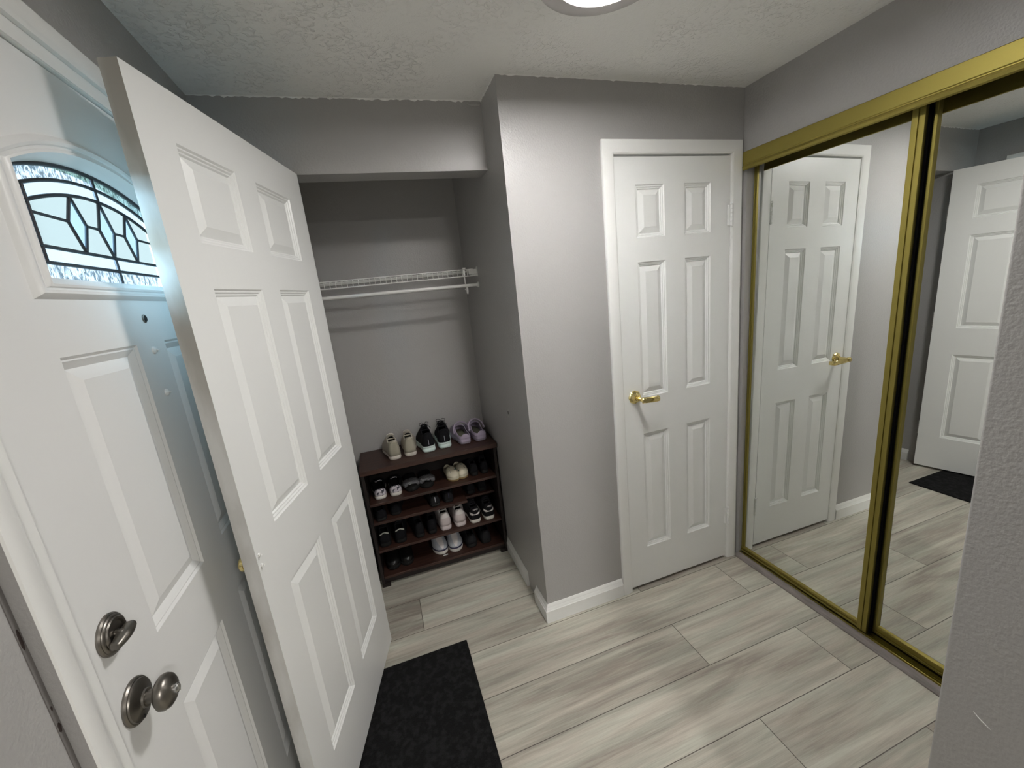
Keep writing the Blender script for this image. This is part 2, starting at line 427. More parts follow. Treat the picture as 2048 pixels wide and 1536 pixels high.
# ------------------------------------------------------------------ doors
PANEL = [(0,0),(0.0042,0.0045),(0.0075,0.0045),(0.011,0.0085),(0.0145,0.0085),(0.018,0.0130),(0.041,0.0035)]
PANEL_E = [(0,0),(0.005,0.0045),(0.0078,0.0040),(0.021,0.0120),(0.043,0.0040)]
def panel_face(mb, x0, x1, z0, z1, panels, yf, sgn, mi=0, hole=None, T=None, prof=PANEL):
    """flat face at y=yf, recesses go to yf+sgn*depth; panels=(xa,xb,za,zb)"""
    xs = sorted({x0, x1} | {v for p in panels for v in p[:2]} | ({hole[0], hole[1]} if hole else set()))
    zs = sorted({z0, z1} | {v for p in panels for v in p[2:4]} | ({hole[2], hole[3]} if hole else set()))
    for i in range(len(xs)-1):
        for j in range(len(zs)-1):
            cx, cz = (xs[i]+xs[i+1])/2, (zs[j]+zs[j+1])/2
            if any(p[0] < cx < p[1] and p[2] < cz < p[3] for p in panels): continue
            if hole and hole[0] < cx < hole[1] and hole[2] < cz < hole[3]: continue
            mb.add([(xs[i],yf,zs[j]),(xs[i+1],yf,zs[j]),(xs[i+1],yf,zs[j+1]),(xs[i],yf,zs[j+1])],[(0,1,2,3)],mi,T)
    for xa, xb, za, zb in [p[:4] for p in panels]:
        loops = []
        for ins, dep in prof:
            y = yf + sgn*dep
            loops.append([(xa+ins,y,za+ins),(xb-ins,y,za+ins),(xb-ins,y,zb-ins),(xa+ins,y,zb-ins)])
        mb.loft(loops, mi, True, False, True, T)

def six_panel(name, w, z0, z1, t, panels, both, parent_kind=True, edge_mat=None):
    """leaf in local coords: x 0..w, front face at y=0, back at y=t (recesses inward)"""
    mb = MB()
    panel_face(mb, 0, w, z0, z1, panels, 0, 1)
    if both: panel_face(mb, 0, w, z0, z1, panels, t, -1)
    else: mb.add([(0,t,z0),(w,t,z0),(w,t,z1),(0,t,z1)],[(0,1,2,3)])
    mb.add([(0,0,z0),(0,t,z0),(0,t,z1),(0,0,z1)],[(0,1,2,3)],0)
    mb.add([(w,0,z0),(w,t,z0),(w,t,z1),(w,0,z1)],[(0,1,2,3)],1)
    mb.add([(0,0,z0),(w,0,z0),(w,t,z0),(0,t,z0)],[(0,1,2,3)],0)
    mb.add([(0,0,z1),(w,0,z1),(w,t,z1),(0,t,z1)],[(0,1,2,3)],0)
    return mb.build(name, [M['white'], edge_mat or M['white']], smooth=0)

# --- door_3 : narrow linen closet door in the back wall (shut)
d3x0, d3x1 = -0.679, -0.083
P3 = [(0.097,0.241),(0.346,0.488)]
R3 = [(1.722,1.933),(1.015,1.621),(0.227,0.835)]
door3 = six_panel('door_3', d3x1-d3x0, 0.016, 2.040, 0.035, [(a,b_,c,d) for a,b_ in P3 for c,d in R3], False)
door3.location = (d3x0, -0.005, 0)
tag(door3, 'narrow white six-panel door with gold lever in the back wall', 'door', kind='structure')
# hinges painted white
def hinge(parent, x, y, z, h=0.09, m=M['white'], name='hinge', lw=0.016):
    mb = MB()
    for k in range(5):
        a = z + h*k/5 + 0.0008; c = z + h*(k+1)/5 - 0.0008
        mb.lathe([(0.0062,0),(0.0062,c-a)], 14, T=Matrix.Translation((x,y,a)))
    mb.lathe([(0.004,0),(0.0065,0.002),(0.006,0.006),(0.003,0.009)],12,T=Matrix.Translation((x,y,z+h)))
    mb.lathe([(0.003,0),(0.006,0.003),(0.0065,0.006)],12,T=Matrix.Translation((x,y,z-0.006)))
    mb.box((x-lw-0.001,y+0.0015,z+0.001),(x+lw,y+0.008,z+h-0.001))
    o = mb.build(name, m, parent); return o
hinge(door3, 0.600, -0.009, 1.745)
hinge(door3, 0.606, -0.009, 0.215)
# brass lever with scalloped rose
rose = MB()
Ty = Matrix.Rotation(math.pi/2, 4, 'X')      # local Z -> -Y
rose.lathe([(0.031,0),(0.031,0.004),(0.0275,0.0085),(0.021,0.011),(0.019,0.012),(0.014,0.019),(0.0125,0.020)],32,T=Matrix.Translation((0.055,0,1.024))@Ty, wav=lambda t: 0.035*math.cos(8*2*math.pi*t))
lev = rose.build('lever_rose', M['brass'], door3, smooth=30)
lm = MB()
lm.lathe([(0.0095,0),(0.0095,0.04),(0.012,0.046),(0.0125,0.058),(0.009,0.062)],20,T=Matrix.Translation((0.055,-0.016,1.024))@Ty)
pth = [(0.050,-0.066,1.0235),(0.075,-0.068,1.0215),(0.105,-0.066,1.018),(0.133,-0.062,1.0145),(0.147,-0.058,1.013),(0.153,-0.048,1.013),(0.154,-0.034,1.013)]
loops = []
for i, p in enumerate(pth):
    q = Vector(pth[min(i+1,len(pth)-1)]) - Vector(pth[max(i-1,0)]); q.normalize()
    side = Vector((0,0,1)); nn = q.cross(side).normalized()
    hw = [0.0140,0.0135,0.0128,0.0122,0.0120,0.0115,0.010][i]; th = 0.0038
    loops.append([tuple(Vector(p)+side*hw*math.cos(a)*(1 if abs(math.cos(a))>.3 else 1)+nn*th*math.sin(a)) for a in [2*math.pi*k/12 for k in range(12)]])
lm.loft(loops,0,True,True,True)
lm.build('lever_handle', M['brass'], lev, smooth=40)

# casing of door_3
def casing(name, pts_outer, width, front, back, m, plane='y', side_mat=None):
    pass
mb = MB()
prof = [(0.0,0.0),(0.0,0.010),(0.002,0.0125),(0.020,0.0155),(0.048,0.0115),(0.0545,0.008),(0.056,0.004),(0.056,0.0)]  # (distance from outer edge, projection)
xo0, xo1, zo = -0.735, -0.020, 2.103
def rectpath(d, sq=1.0): return [(xo0+d,0.0),(xo0+d,zo-d),(xo1-d,zo-d),(xo1-d,0.0)]
loops = []
for d, pj in prof:
    loops.append([(x,-pj-0.0005,z) for x,z in rectpath(d)])
mb.loft(loops,0,False)
# jamb lining
mb.box((-0.6885,-0.002,0),(-0.6815,0.11,2.052)); mb.box((-0.0805,-0.002,0),(-0.0735,0.11,2.052)); mb.box((-0.6885,-0.002,2.047),(-0.0735,0.11,2.054))
o = struct(mb.build('trim_1', M['trim'], smooth=20)); 

# --- door_2 : open closet door, hinged at the left jamb
A2 = math.radians(14.0)
u = Vector((-math.sin(A2), -math.cos(A2), 0)); n2 = Vector((math.cos(A2), -math.sin(A2), 0))
# local x=u, local y=-n (front face at y=0 faces the camera), z up
T2 = Matrix(((u.x,-n2.x,0,-1.873),(u.y,-n2.y,0,0.197),(0,0,1,0),(0,0,0,1)))
P2 = [(0.115,0.334),(0.438,0.655)]
R2 = [(1.738,1.943),(1.036,1.637),(0.251,0.855)]
door2 = six_panel('door_2', 0.762, 0.018, 2.052, 0.035, [(a,b_,c,d) for a,b_ in P2 for c,d in R2], True, edge_mat=M['edge'])
door2.matrix_world = T2
tag(door2, 'white six-panel closet door standing open toward the front door', 'door', kind='structure')
for hz in (0.25, 1.05, 1.745):
    hinge(door2, -0.006, 0.037, hz, m=M['trim'], lw=0.003)
kb = MB(); Tk = Matrix.Translation((0.700,0.035,0.955)) @ Matrix.Rotation(-math.pi/2,4,'X')   # local z -> +y (outer side)
kb.lathe([(0.035,0),(0.036,0.010),(0.034,0.018),(0.029,0.0215),(0.022,0.0225),(0.013,0.0235),(0.0125,0.029),(0.018,0.033),(0.020,0.039),(0.017,0.044),(0.010,0.046)],32,T=Tk)
tag(kb.build('door_knob', M['brass'], door2), 'polished brass knob')
for zz in (1.003, 0.975):
    sb = MB(); sb.lathe([(0.0048,0),(0.0042,0.003),(0.001,0.0048)],10,T=Matrix.Translation((0.750,0,zz))@Matrix.Rotation(math.pi/2,4,'X'))
    sb.tube([(0.750,-0.004,zz),(0.752,-0.008,zz+0.001)],0.0022,8)
    sb.build('screw', M['trim'], door2)

# --- door_1 : front door in the left wall (shut), face at x=-2.175 looking +X
# local: x -> +Y world (offset from latch), front face local y=0 -> x=-2.175 ; local y+ -> -X world
D1Y = -0.897; D1W = 0.902
T1 = Matrix(((0,-1,0,-2.175),(1,0,0,D1Y),(0,0,1,0),(0,0,0,1)))
ly = lambda y: y - D1Y
YC = -0.446
mb = MB()
pan = [(ly(-0.735),ly(-0.507),1.010,1.533),(ly(-0.735),ly(-0.507),0.235,0.846),(ly(-0.385),ly(-0.157),1.010,1.533),(ly(-0.385),ly(-0.157),0.235,0.846)]
hole = (ly(-0.762),ly(-0.130),1.60,1.95)
panel_face(mb, 0, D1W, 0.012, 2.034, pan, 0, 1, hole=hole, prof=PANEL_E)
def arch(hw, zb, zs, za, y, n=64):
    """closed outline, counter-clockwise seen from the room; local coords"""
    pts = []; cx = ly(YC)
    m = 40
    for i in range(m+1):
        t = -1 + 2*i/m; pts.append((cx+hw*t, y, zs+(za-zs)*(1-abs(t)**2.15)))
    k = 10
    for i in range(1,k): pts.append((cx+hw, y, zs+(zb-zs)*i/k))
    for i in range(m+1): pts.append((cx+hw*(1-2*i/m), y, zb))
    for i in range(1,k): pts.append((cx-hw, y, zb+(zs-zb)*i/k))
    return pts
prof = [(0.300,1.625,1.838,1.922,0.0),(0.296,1.629,1.836,1.918,-0.006),(0.288,1.634,1.834,1.912,-0.010),(0.281,1.638,1.833,1.907,-0.0085),
        (0.278,1.640,1.833,1.905,-0.0045),(0.272,1.643,1.832,1.901,-0.0045),(0.269,1.645,1.832,1.899,-0.008),(0.262,1.649,1.832,1.894,-0.009),(0.250,1.655,1.832,1.886,0.002),(0.240,1.662,1.832,1.879,0.010),(0.238,1.664,1.832,1.877,0.020),(0.238,1.664,1.832,1.877,0.044)]
inner = arch(*prof[0])
# bridge between the rectangular hole and the moulding outline
outer = []
cx, cz = ly(YC), 1.775
for (x, y, z) in inner:
    dx, dz = x-cx, z-cz
    s_ = min((hole[1]-cx)/dx if dx > 1e-9 else 1e9, (hole[0]-cx)/dx if dx < -1e-9 else 1e9, (hole[3]-cz)/dz if dz > 1e-9 else 1e9, (hole[2]-cz)/dz if dz < -1e-9 else 1e9)
    outer.append([cx+dx*s_, 0, cz+dz*s_])
def corner_tris(lst, yv):
    for i in range(len(lst)):
        a, c_ = lst[i], lst[(i+1) % len(lst)]
        if abs(a[0]-c_[0]) > 1e-6 and abs(a[2]-c_[2]) > 1e-6:
            cr = min(((hx, yv, hz) for hx in hole[:2] for hz in hole[2:4]), key=lambda q: abs(q[0]-a[0])+abs(q[2]-a[2])+abs(q[0]-c_[0])+abs(q[2]-c_[2]))
            mb.add([(a[0],yv,a[2]),cr,(c_[0],yv,c_[2])],[(0,1,2)])
corner_tris(outer, 0.0); corner_tris(outer, 0.044)
mb.loft([[tuple(p) for p in outer], inner])
t = 0.044
bo = [(p[0],t,p[2]) for p in outer]; bi = arch(0.238,1.664,1.832,1.877,t)
mb.loft([bo, bi])
panel_face(mb, 0, D1W, 0.012, 2.034, [], t, -1, hole=hole)
for f in ([(0,0),(D1W,0)],):
    mb.add([(0,0,0.012),(0,t,0.012),(0,t,2.034),(0,0,2.034)],[(0,1,2,3)]); mb.add([(D1W,0,0.012),(D1W,t,0.012),(D1W,t,2.034),(D1W,0,2.034)],[(0,1,2,3)])
    mb.add([(0,0,0.012),(D1W,0,0.012),(D1W,t,0.012),(0,t,0.012)],[(0,1,2,3)]); mb.add([(0,0,2.034),(D1W,0,2.034),(D1W,t,2.034),(0,t,2.034)],[(0,1,2,3)])
door1 = mb.build('door_1', M['entry'], smooth=0)
door1.matrix_world = T1
tag(door1, 'white front door with leaded arched glass, pewter knob and deadbolt', 'door', kind='structure')
mb = MB(); mb.loft([arch(*p) for p in prof])
wf = mb.build('window_frame', M['entry'], door1, smooth=45)
# glass, classified by region; plane at local y=0.020 (x=-2.195)
GY = 0.021
cxl = ly(-0.445)
def arc_z(x, za, drop, hw): return za - drop*((x-cxl)/hw)**2
def region(x, z):
    a1 = arc_z(x, 1.852, 0.044, 0.225); a2 = arc_z(x, 1.828, 0.047, 0.225)
    if z > a1 or z < 1.689 or abs(x-cxl) > 0.228: return 0
    if z > a2 or z < 1.716 or abs(x-cxl) > 0.209: return 1
    for dx in (-0.092, 0.0, 0.092):
        if abs(x-cxl-dx)/0.026 + abs(z-1.770)/(0.052 if z < 1.77 else 0.047) < 1: return 3
    return 2
kinds = [M['g_hammer'], M['g_clear'], M['g_frost'], M['g_diam']]
gm = MB(); step = 0.003; nx = int(0.476/step); nz = int(0.22/step)
for i in range(nx):
    for j in range(nz):
        x = cxl-0.238+i*step; z = 1.660+j*step; cxm, czm = x+step/2, z+step/2
        if czm > arc_z(cxm, 1.880, 0.043, 0.238): continue
        gm.add([(x,GY,z),(x+step,GY,z),(x+step,GY,z+step),(x,GY,z+step)],[(0,1,2,3)],region(cxm,czm))
gl = gm.build('window_glass', kinds, door1, smooth=0)
lead = MB()
def cm(pts, r=0.0034):
    q = [(x,GY-0.002,z) for x,z in pts]
    if len(q) > 8: lead.tube(q, r, 8)
    else:
        for a_, b_ in zip(q, q[1:]): lead.tube([a_, b_], r, 8)
A = lambda za, dr, hw, x0, x1, n=24: [(cxl+x0+(x1-x0)*i/n, arc_z(cxl+x0+(x1-x0)*i/n, za, dr, hw)) for i in range(n+1)]
cm(A(1.876,0.043,0.238,-0.236,0.236), 0.0045)
cm(A(1.852,0.044,0.225,-0.228,0.228)); cm(A(1.828,0.047,0.225,-0.228,0.228))
cm([(cxl-0.228,1.716),(cxl+0.228,1.716)]); cm([(cxl-0.230,1.689),(cxl+0.230,1.689)])
for s_ in (-1,1):
    cm([(cxl+s_*0.228,1.689),(cxl+s_*0.228,1.808)]); cm([(cxl+s_*0.209,1.689),(cxl+s_*0.209,1.812)])
cm([(cxl,1.876),(cxl,1.816)]); cm([(cxl,1.720),(cxl,1.664)])
for dx in (-0.092,0.0,0.092):
    tz = arc_z(cxl+dx,1.828,0.047,0.225)
    cm([(cxl+dx,tz),(cxl+dx-0.026,1.770),(cxl+dx,1.717),(cxl+dx+0.026,1.770),(cxl+dx,tz)],0.0028)
for a_, c_ in ((-0.209,-0.118),(-0.066,-0.026),(0.026,0.066),(0.118,0.209)): cm([(cxl+a_,1.770),(cxl+c_,1.770)],0.0028)
lead.build('lead_came', M['lead'], gl, smooth=60)

Tx = Matrix.Rotation(math.pi/2, 4, 'X')   # local z -> -y local = +X world (into the room)
# peephole and two painted-over bolt caps
mb = MB(); Tp = Matrix.Translation((ly(-0.446),0,1.586))@Tx
mb.lathe([(0.0090,0),(0.0090,0.0015),(0.0070,0.003),(0.0055,0.0015)],20,0,Tp); mb.lathe([(0.0060,0.0),(0.0060,0.0034)],16,1,Tp)
mb.build('peephole', [M['pewter'],M['black']], door1)
for zz in (1.515, 1.417):
    mb = MB(); mb.lathe([(0.0085,0),(0.008,0.003),(0.005,0.0055),(0.001,0.006)],12,0,Matrix.Translation((ly(-0.446),0,zz))@Tx)
    mb.tube([(ly(-0.446)-0.002,-0.005,zz+0.001),(ly(-0.446)+0.004,-0.007,zz-0.001)],0.002,6)
    mb.build('bolt_cap', M['entry'], door1)
# deadbolt
KY = ly(-0.838)
mb = MB(); Td = Matrix.Translation((KY,0,1.098))@Tx
mb.lathe([(0.0330,0),(0.0330,0.003),(0.0312,0.0055),(0.0300,0.0058),(0.0290,0.0078),(0.0265,0.0092),(0.0255,0.0092),(0.0240,0.0112),(0.0205,0.0115),(0.0190,0.0085),(0.004,0.0080)],40,0,Td)
db = mb.build('deadbolt_rose', M['pewter'], door1, smooth=35)
mb = MB()
mb.tube([(KY,-0.007,1.098),(KY-0.001,-0.019,1.095)],0.0065,14)
Tt = Matrix.Translation((KY-0.002,-0.0170,1.092)) @ Matrix.Rotation(math.radians(86),4,'Y')
lp = []
for k in range(-6,7):
    t_ = k/6; hw_ = 0.0085-0.0030*abs(t_); dp = 0.012-0.0045*t_*t_
    zz = t_*0.025
    lp.append([(-hw_,0.006,zz),(hw_,0.006,zz),(hw_,-dp*0.6,zz),(hw_*0.4,-dp,zz),(-hw_*0.4,-dp,zz),(-hw_,-dp*0.6,zz)])
mb.loft(lp,0,True,True,True,Tt)
mb.build('thumb_turn', M['pewter'], db, smooth=50, bevel=0.002)
# knob
KZ = 0.965
mb = MB(); Tk = Matrix.Translation((KY,0,KZ))@Tx
mb.lathe([(0.0370,0),(0.0370,0.003),(0.0350,0.0058),(0.0335,0.0062),(0.0325,0.0085),(0.0280,0.0108),(0.0200,0.0122),(0.0150,0.0150),(0.0142,0.0180)],40,0,Tk)
kr = mb.build('knob_rose', M['pewter'], door1, smooth=35)
mb = MB()
mb.lathe([(0.0125,0.017),(0.0108,0.0185),(0.0106,0.0280),(0.0135,0.0305),(0.0220,0.0328),(0.0275,0.0375),(0.0285,0.043),(0.0262,0.049),(0.0205,0.0535),(0.0120,0.0560),(0.0095,0.0562)],40,0,Tk)
kn = mb.build('knob', M['pewter'], kr, smooth=45)
mb = MB(); mb.lathe([(0.0082,0.055),(0.0080,0.0605),(0.006,0.062)],20,0,Tk); mb.box((KY-0.001,-0.0628,KZ-0.006),(KY+0.001,-0.061,KZ+0.006))
tag(mb.build('turn_button', M['steel'], kn), 'bright steel turn button')
mb = MB(); mb.lathe([(0.0028,0.0),(0.0028,0.0122)],12,0,Matrix.Translation((KY-0.010,0,KZ-0.025))@Tx); mb.build('rose_hole', M['black'], kr)

# front door casing and jamb
mb = MB()
Yo0, Yo1, Zo = -0.970, 0.075, 2.107
prof = [(0,0.0),(0.0,0.016),(0.002,0.0185),(0.012,0.0195),(0.030,0.0165),(0.036,0.0135),(0.040,0.012),(0.0405,0.003),(0.070,0.003),(0.0705,-0.010)]
def path1(d):
    k = 1.0 if d <= 0.04 else 1.0
    dt = d*0.985
    return [(Yo0+d,0.0),(Yo0+d,Zo-dt),(Yo1-d,Zo-dt),(Yo1-d,0.0)]
loops = [[(XL+pj+0.0005,y,z) for y,z in path1(d)] for d,pj in prof]
mb.loft(loops[1:],0,False)
mb.loft(loops[:2],1,False)
for a_, b_ in (((-2.295,-0.932,0.0),(-2.2215,-0.880,2.047)),((-2.295,-0.012,0.0),(-2.2215,0.031,2.047)),((-2.295,-0.932,2.000),(-2.2215,0.031,2.047)),((-2.2215,-0.931,0.0),(-2.168,-0.900,2.047)),((-2.2215,0.0075,0.0),(-2.168,0.031,2.047)),((-2.2215,-0.931,2.0370),(-2.168,0.031,2.047)),((-2.295,-0.932,-0.01),(-2.178,0.031,0.011))):
    mb.box(a_, b_)
trim2 = struct(mb.build('trim_2', [M['trim'],M['wall']], smooth=20))
mb = MB(); mb.box((XL,-0.9775,0.10),(XL+0.0012,-0.9705,2.10)); struct(mb.build('joint_shade_strip', mat('painted_joint_shade', (0.17,0.16,0.155), 0.9)))  # dark strip painting in the contact shade where casing meets wall
# chipped paint in the joint beside the front door casing
for z0_, z1_, wd in ((1.195,1.226,0.0028),(1.10,1.107,0.0015),(1.065,1.080,0.003)):
    mb = MB(); pts = []
    k = 10
    ring = [(wd*math.cos(2*math.pi*i/k)*(0.7+0.5*rnd.random()), (z0_+z1_)/2+(z1_-z0_)/2*math.sin(2*math.pi*i/k)*(0.8+0.3*rnd.random())) for i in range(k)]
    mb.loft([[(XL+0.0006,-0.9745+a_,z) for a_,z in ring],[(XL+0.0016,-0.9745+a_*0.8,z) for a_,z in ring]],0,True,False,True)
    tag(mb.build('paint_chip', M['chip']), {1.195:'long dark paint chip on the left wall beside the front door casing, uppermost of three',1.10:'tiny dark paint chip on the left wall beside the front door casing, middle of three',1.065:'dark paint chip on the left wall beside the front door casing, lowest of three'}[z0_], 'paint chip', 'paint chips beside the front door casing')

# ------------------------------------------------------------------ sliding mirror doors
def slider(name, label, cx0, y0ref, yaw, tilt, ya, yb, z0, z1, stile, first=False):
    # local frame: y along wall (world -Y..), x normal. Plane: x = cx0 - yaw*(y-y0ref) - tilt*(z-1)
    root = thing(name, label, 'mirror door', (cx0 - yaw*(ya-y0ref) + tilt, (ya), 0), 0, 'sliding mirror doors')
    # build in world coordinates of the sheared plane, then shift to the root
    X = lambda y, z, d=0.0: cx0 - yaw*(y-y0ref) - tilt*(z-1) + d
    o0 = root.location.copy()
    def part(nm, boxes, m, bevel=0.0):
        mb = MB()
        for (y_a, y_b, z_a, z_b, d0, d1) in boxes:
            c = [(X(y,z,d)-o0.x, y-o0.y, z) for z in (z_a,z_b) for (y,d) in ((y_a,d0),(y_b,d0),(y_b,d1),(y_a,d1))]
            mb.add(c, [(0,3,2,1),(4,5,6,7),(0,1,5,4),(1,2,6,5),(2,3,7,6),(3,0,4,7)])
        return mb.build(nm, m, root, smooth=0, bevel=bevel)
    part('mirror', [(ya-0.004, yb+0.004, z0+0.01, z1-0.01, 0.0, 0.005)], M['mirror'])
    part('backing', [(ya-0.012, yb+0.012, z0+0.02, z1-0.02, 0.0055, 0.008)], M['black'])
    for yy, sgn in ((ya,-1),(yb,1)):
        fd = (0.0165 if sgn == 1 else 0.006) if first else 0.012
        w_ = stile if not (first and sgn == -1) else 0.016
        lo, hi = (yy, yy+sgn*w_)
        f = lambda a: yy+sgn*w_*a
        part('stile', [(f(0.0),f(0.42),z0,z1,-fd,0.008),(f(0.42),f(0.52),z0,z1,-fd+0.004,0.008),(f(0.52),f(1.0),z0,z1,-fd+0.001,0.008)], M['gold'], 0.0015)
    if first: part('gap_shade_strip', [(yb-0.008,yb-0.0003,z0,z1,-0.002,0.010)], M['gapshade'])  # black strip added to darken the shaded gap beside the front mirror door
    part('rail', [(ya,yb,z0,z0+0.010,-0.011,0.008),(ya,yb,z0+0.010,z0+0.016,-0.005,0.008),(ya,yb,z0+0.016,z0+(0.024 if first else 0.033),-0.009,0.008)], M['gold'], 0.001)
    part('rail', [(ya,yb,z1-0.026,z1,-0.011,0.008)], M['golddark'], 0.001)
    return root
sd1 = slider('sliding_mirror_door', 'gold-framed sliding mirror door beside the narrow white door, in front', 0.0336, -0.5, 0.0052, -0.0124, -0.024, -0.645, 0.030, 2.027, 0.036, True)
sd2 = slider('sliding_mirror_door', 'gold-framed sliding mirror door set behind, partly hidden by the near wall', 0.0614, -0.8, 0.0099, -0.0099, -0.626, -1.238, 0.030, 2.027, 0.036)
# top track with fascia
mb = MB()
prof = [(0.0,2.050),(-0.020,2.050),(-0.0225,2.048),(-0.0225,2.000),(-0.0205,1.997),(-0.0205,1.994),(-0.0245,1.991),(-0.0265,1.985),(-0.0235,1.977),(-0.018,1.973),(-0.0155,1.975),(-0.0175,1.999),(-0.0175,2.040),(0.0,2.040)]
mb.loft([[(x,y,z) for x,z in prof] for y in (-0.0165,-1.2425)],0,True,True,True)
tt = mb.build('top_track', M['gold'], smooth=30)
tag(tt, 'wide gold fascia of the track above the sliding mirror doors', 'door track')
mb = MB(); mb.box((0.0,-1.2425,2.030),(0.105,-0.0185,2.0445)); 
mb.box((0.096,-1.2425,2.005),(0.098,-0.0185,2.03))
mb.build('track_channel', M['golddark'], tt)
# bottom track on a grey wooden threshold
mb = MB()
prof = [(-0.026,0.0),(-0.026,0.006),(-0.021,0.0125),(-0.012,0.016),(0.006,0.0165),(0.006,0.0)]
mb.loft([[(x,y,z) for x,z in prof] for y in (-0.017,-1.2425)],0,True,True,True)
tag(mb.build('threshold_strip', M['threshold'], smooth=30), 'grey wooden threshold strip on the floor in front of the mirror doors', 'threshold')
mb = MB()
mb.box((0.0065,-1.2425,0.0),(0.105,-0.0185,0.006),1)
for xx, hh, ww in ((0.0065,0.0235,0.0040),(0.0300,0.013,0.0016),(0.0420,0.019,0.0022),(0.0700,0.013,0.0016),(0.0980,0.024,0.0040)):
    mb.box((xx,-1.2425,0.006),(xx+ww,-0.0185,hh))
bt = mb.build('bottom_track', [M['gold'],M['golddark']], smooth=0)
tag(bt, 'gold double-channel floor track under the sliding mirror doors', 'door track')
for yy in (-0.775,-1.05):
    mb = MB(); mb.lathe([(0.004,0),(0.0035,0.0015),(0.001,0.002)],12,0,Matrix.Translation((0.020,yy,0.0058))); mb.build('track_screw', M['steel'], bt)

# ------------------------------------------------------------------ ceiling lamp
lampr = thing('ceiling_lamp', 'round flush ceiling lamp with a grey metal ring and glowing disc', 'ceiling light', (LAMP_C[0],LAMP_C[1],H))
mb = MB()
mb.lathe([(0.160,0.0),(0.169,-0.010),(0.1715,-0.040),(0.1705,-0.052),(0.166,-0.0595),(0.158,-0.0635),(0.145,-0.0650),(0.121,-0.0645),(0.1185,-0.062),(0.1185,-0.02)],72)
mb.build('lamp_ring', M['lampring'], lampr, smooth=40)
mb = MB(); mb.lathe([(0.118,-0.0615),(0.08,-0.0625),(0.04,-0.063),(0.001,-0.063)],64)
mb.build('lamp_diffuser', M['lampglow'], lampr, smooth=60)

# ------------------------------------------------------------------ doormat
mb = MB()
mb.box((-0.24,-0.39,0),(0.24,0.39,0.007))
mt = mb.build('doormat', M['mat'], loc=(-1.781,-0.336,0.0), bevel=0.003)
tag(mt, 'black rectangular doormat on the plank floor under the open closet door', 'doormat')

# ------------------------------------------------------------------ wire shelf and hang rod
shy = 0.600
shr = thing('wire_shelf', 'white ventilated wire shelf across the closet above the shoe rack', 'wire shelf', (-1.53,0.75,1.69))
def loc_(p): return (p[0]+1.53, p[1]-0.75, p[2]-1.69)
mb = MB()
x0_, x1_ = -1.942, -1.166
for (y_,z_,r_) in ((shy,1.690,0.0027),(shy,1.657,0.0027),(0.90,1.688,0.0027),(0.75,1.6855,0.0025),(0.66,1.6855,0.0022),(0.83,1.6855,0.0022)):
    mb.tube([loc_((x0_,y_,z_)),loc_((x1_,y_,z_))],r_,8)
nwire = 30
for i in range(nwire):
    x = x1_-0.006-i*0.0258
    mb.tube([loc_((x,0.905,1.6905)),loc_((x,shy+0.004,1.6905)),loc_((x,shy-0.0005,1.687)),loc_((x,shy,1.656))],0.0015,6)
mb.build('wire_deck', M['wire'], shr, smooth=60)
mb = MB(); mb.tube([loc_((-1.945,0.598,1.615)),loc_((XC+0.0,0.598,1.609))],0.0082,16)
rod = mb.build('hang_rod', M['wire'], shr, smooth=60)
mb = MB()
mb.box(loc_((XC-0.003,0.586,1.652)),loc_((XC,0.606,1.700))); mb.box(loc_((XC-0.040,0.594,1.655)),loc_((XC-0.003,0.602,1.662))); mb.box(loc_((XC-0.046,0.596,1.664)),loc_((XC-0.003,0.602,1.690)))
mb.build('end_bracket', M['wire'], shr, bevel=0.0015)
mb = MB(); mb.lathe([(0.014,0),(0.014,0.003),(0.0105,0.006),(0.0105,0.010)],20,0,Matrix.Translation(loc_((XC,0.598,1.609)))@Matrix.Rotation(-math.pi/2,4,'Y'))
mb.build('rod_flange', M['wire'], rod, smooth=40)
for bx in (-1.214,):
    mb = MB()
    mb.box(loc_((bx-0.006,0.594,1.600)),loc_((bx+0.006,0.597,1.694))) if False else None
    mb.box(loc_((bx-0.005,0.601,1.655)),loc_((bx+0.005,0.604,1.698))); mb.box(loc_((bx-0.008,0.590,1.694)),loc_((bx+0.008,0.610,1.700)))
    mb.box(loc_((bx-0.003,0.602,1.615)),loc_((bx+0.003,0.605,1.656)))
    mb.tube([loc_((bx+0.006,0.604,1.602)),loc_((bx+0.007,0.604,1.582)),loc_((bx+0.005,0.600,1.566))],[0.0055,0.006,0.004],10)
    mb.lathe([(0.0035,0),(0.003,0.003)],10,0,Matrix.Translation(loc_((bx-0.006,0.592,1.590)))@Ty)
    mb.build('rod_hook', M['wire'], shr, bevel=0.001)

# chip on closet side wall
mb = MB()
ring = [(0.010*math.cos(a)*(0.8+0.3*rnd.random()),0.020*math.sin(a)*(0.85+0.3*rnd.random())) for a in [2*math.pi*k/14 for k in range(14)]]
mb.loft([[(XC-0.0002,0.301+a_,0.972+z) for a_,z in ring],[(XC-0.0022,0.301+a_*0.85,0.972+z*0.85) for a_,z in ring],[(XC-0.0008,0.301+a_*0.3,0.972+z*0.4) for a_,z in ring]],0,True,False,True)
mb.box((XC-0.0032,0.299,0.965),(XC-0.0005,0.303,0.980),1)
tag(mb.build('wall_plug', [M['putty'],M['chip']], smooth=60), 'small painted-over plug with a dark hole on the closet side wall', 'wall plug')
# scratch on the near wall
mb = MB()
mb.tube([(-0.8722,-1.286,0.812),(-0.8724,-1.293,0.8065),(-0.8724,-1.300,0.803),(-0.8722,-1.308,0.7995)],[0.0004,0.0011,0.0009,0.0003],6)
tag(mb.build('scratch_mark', M['putty']), 'short pale scratch low on the near right wall', 'scratch')

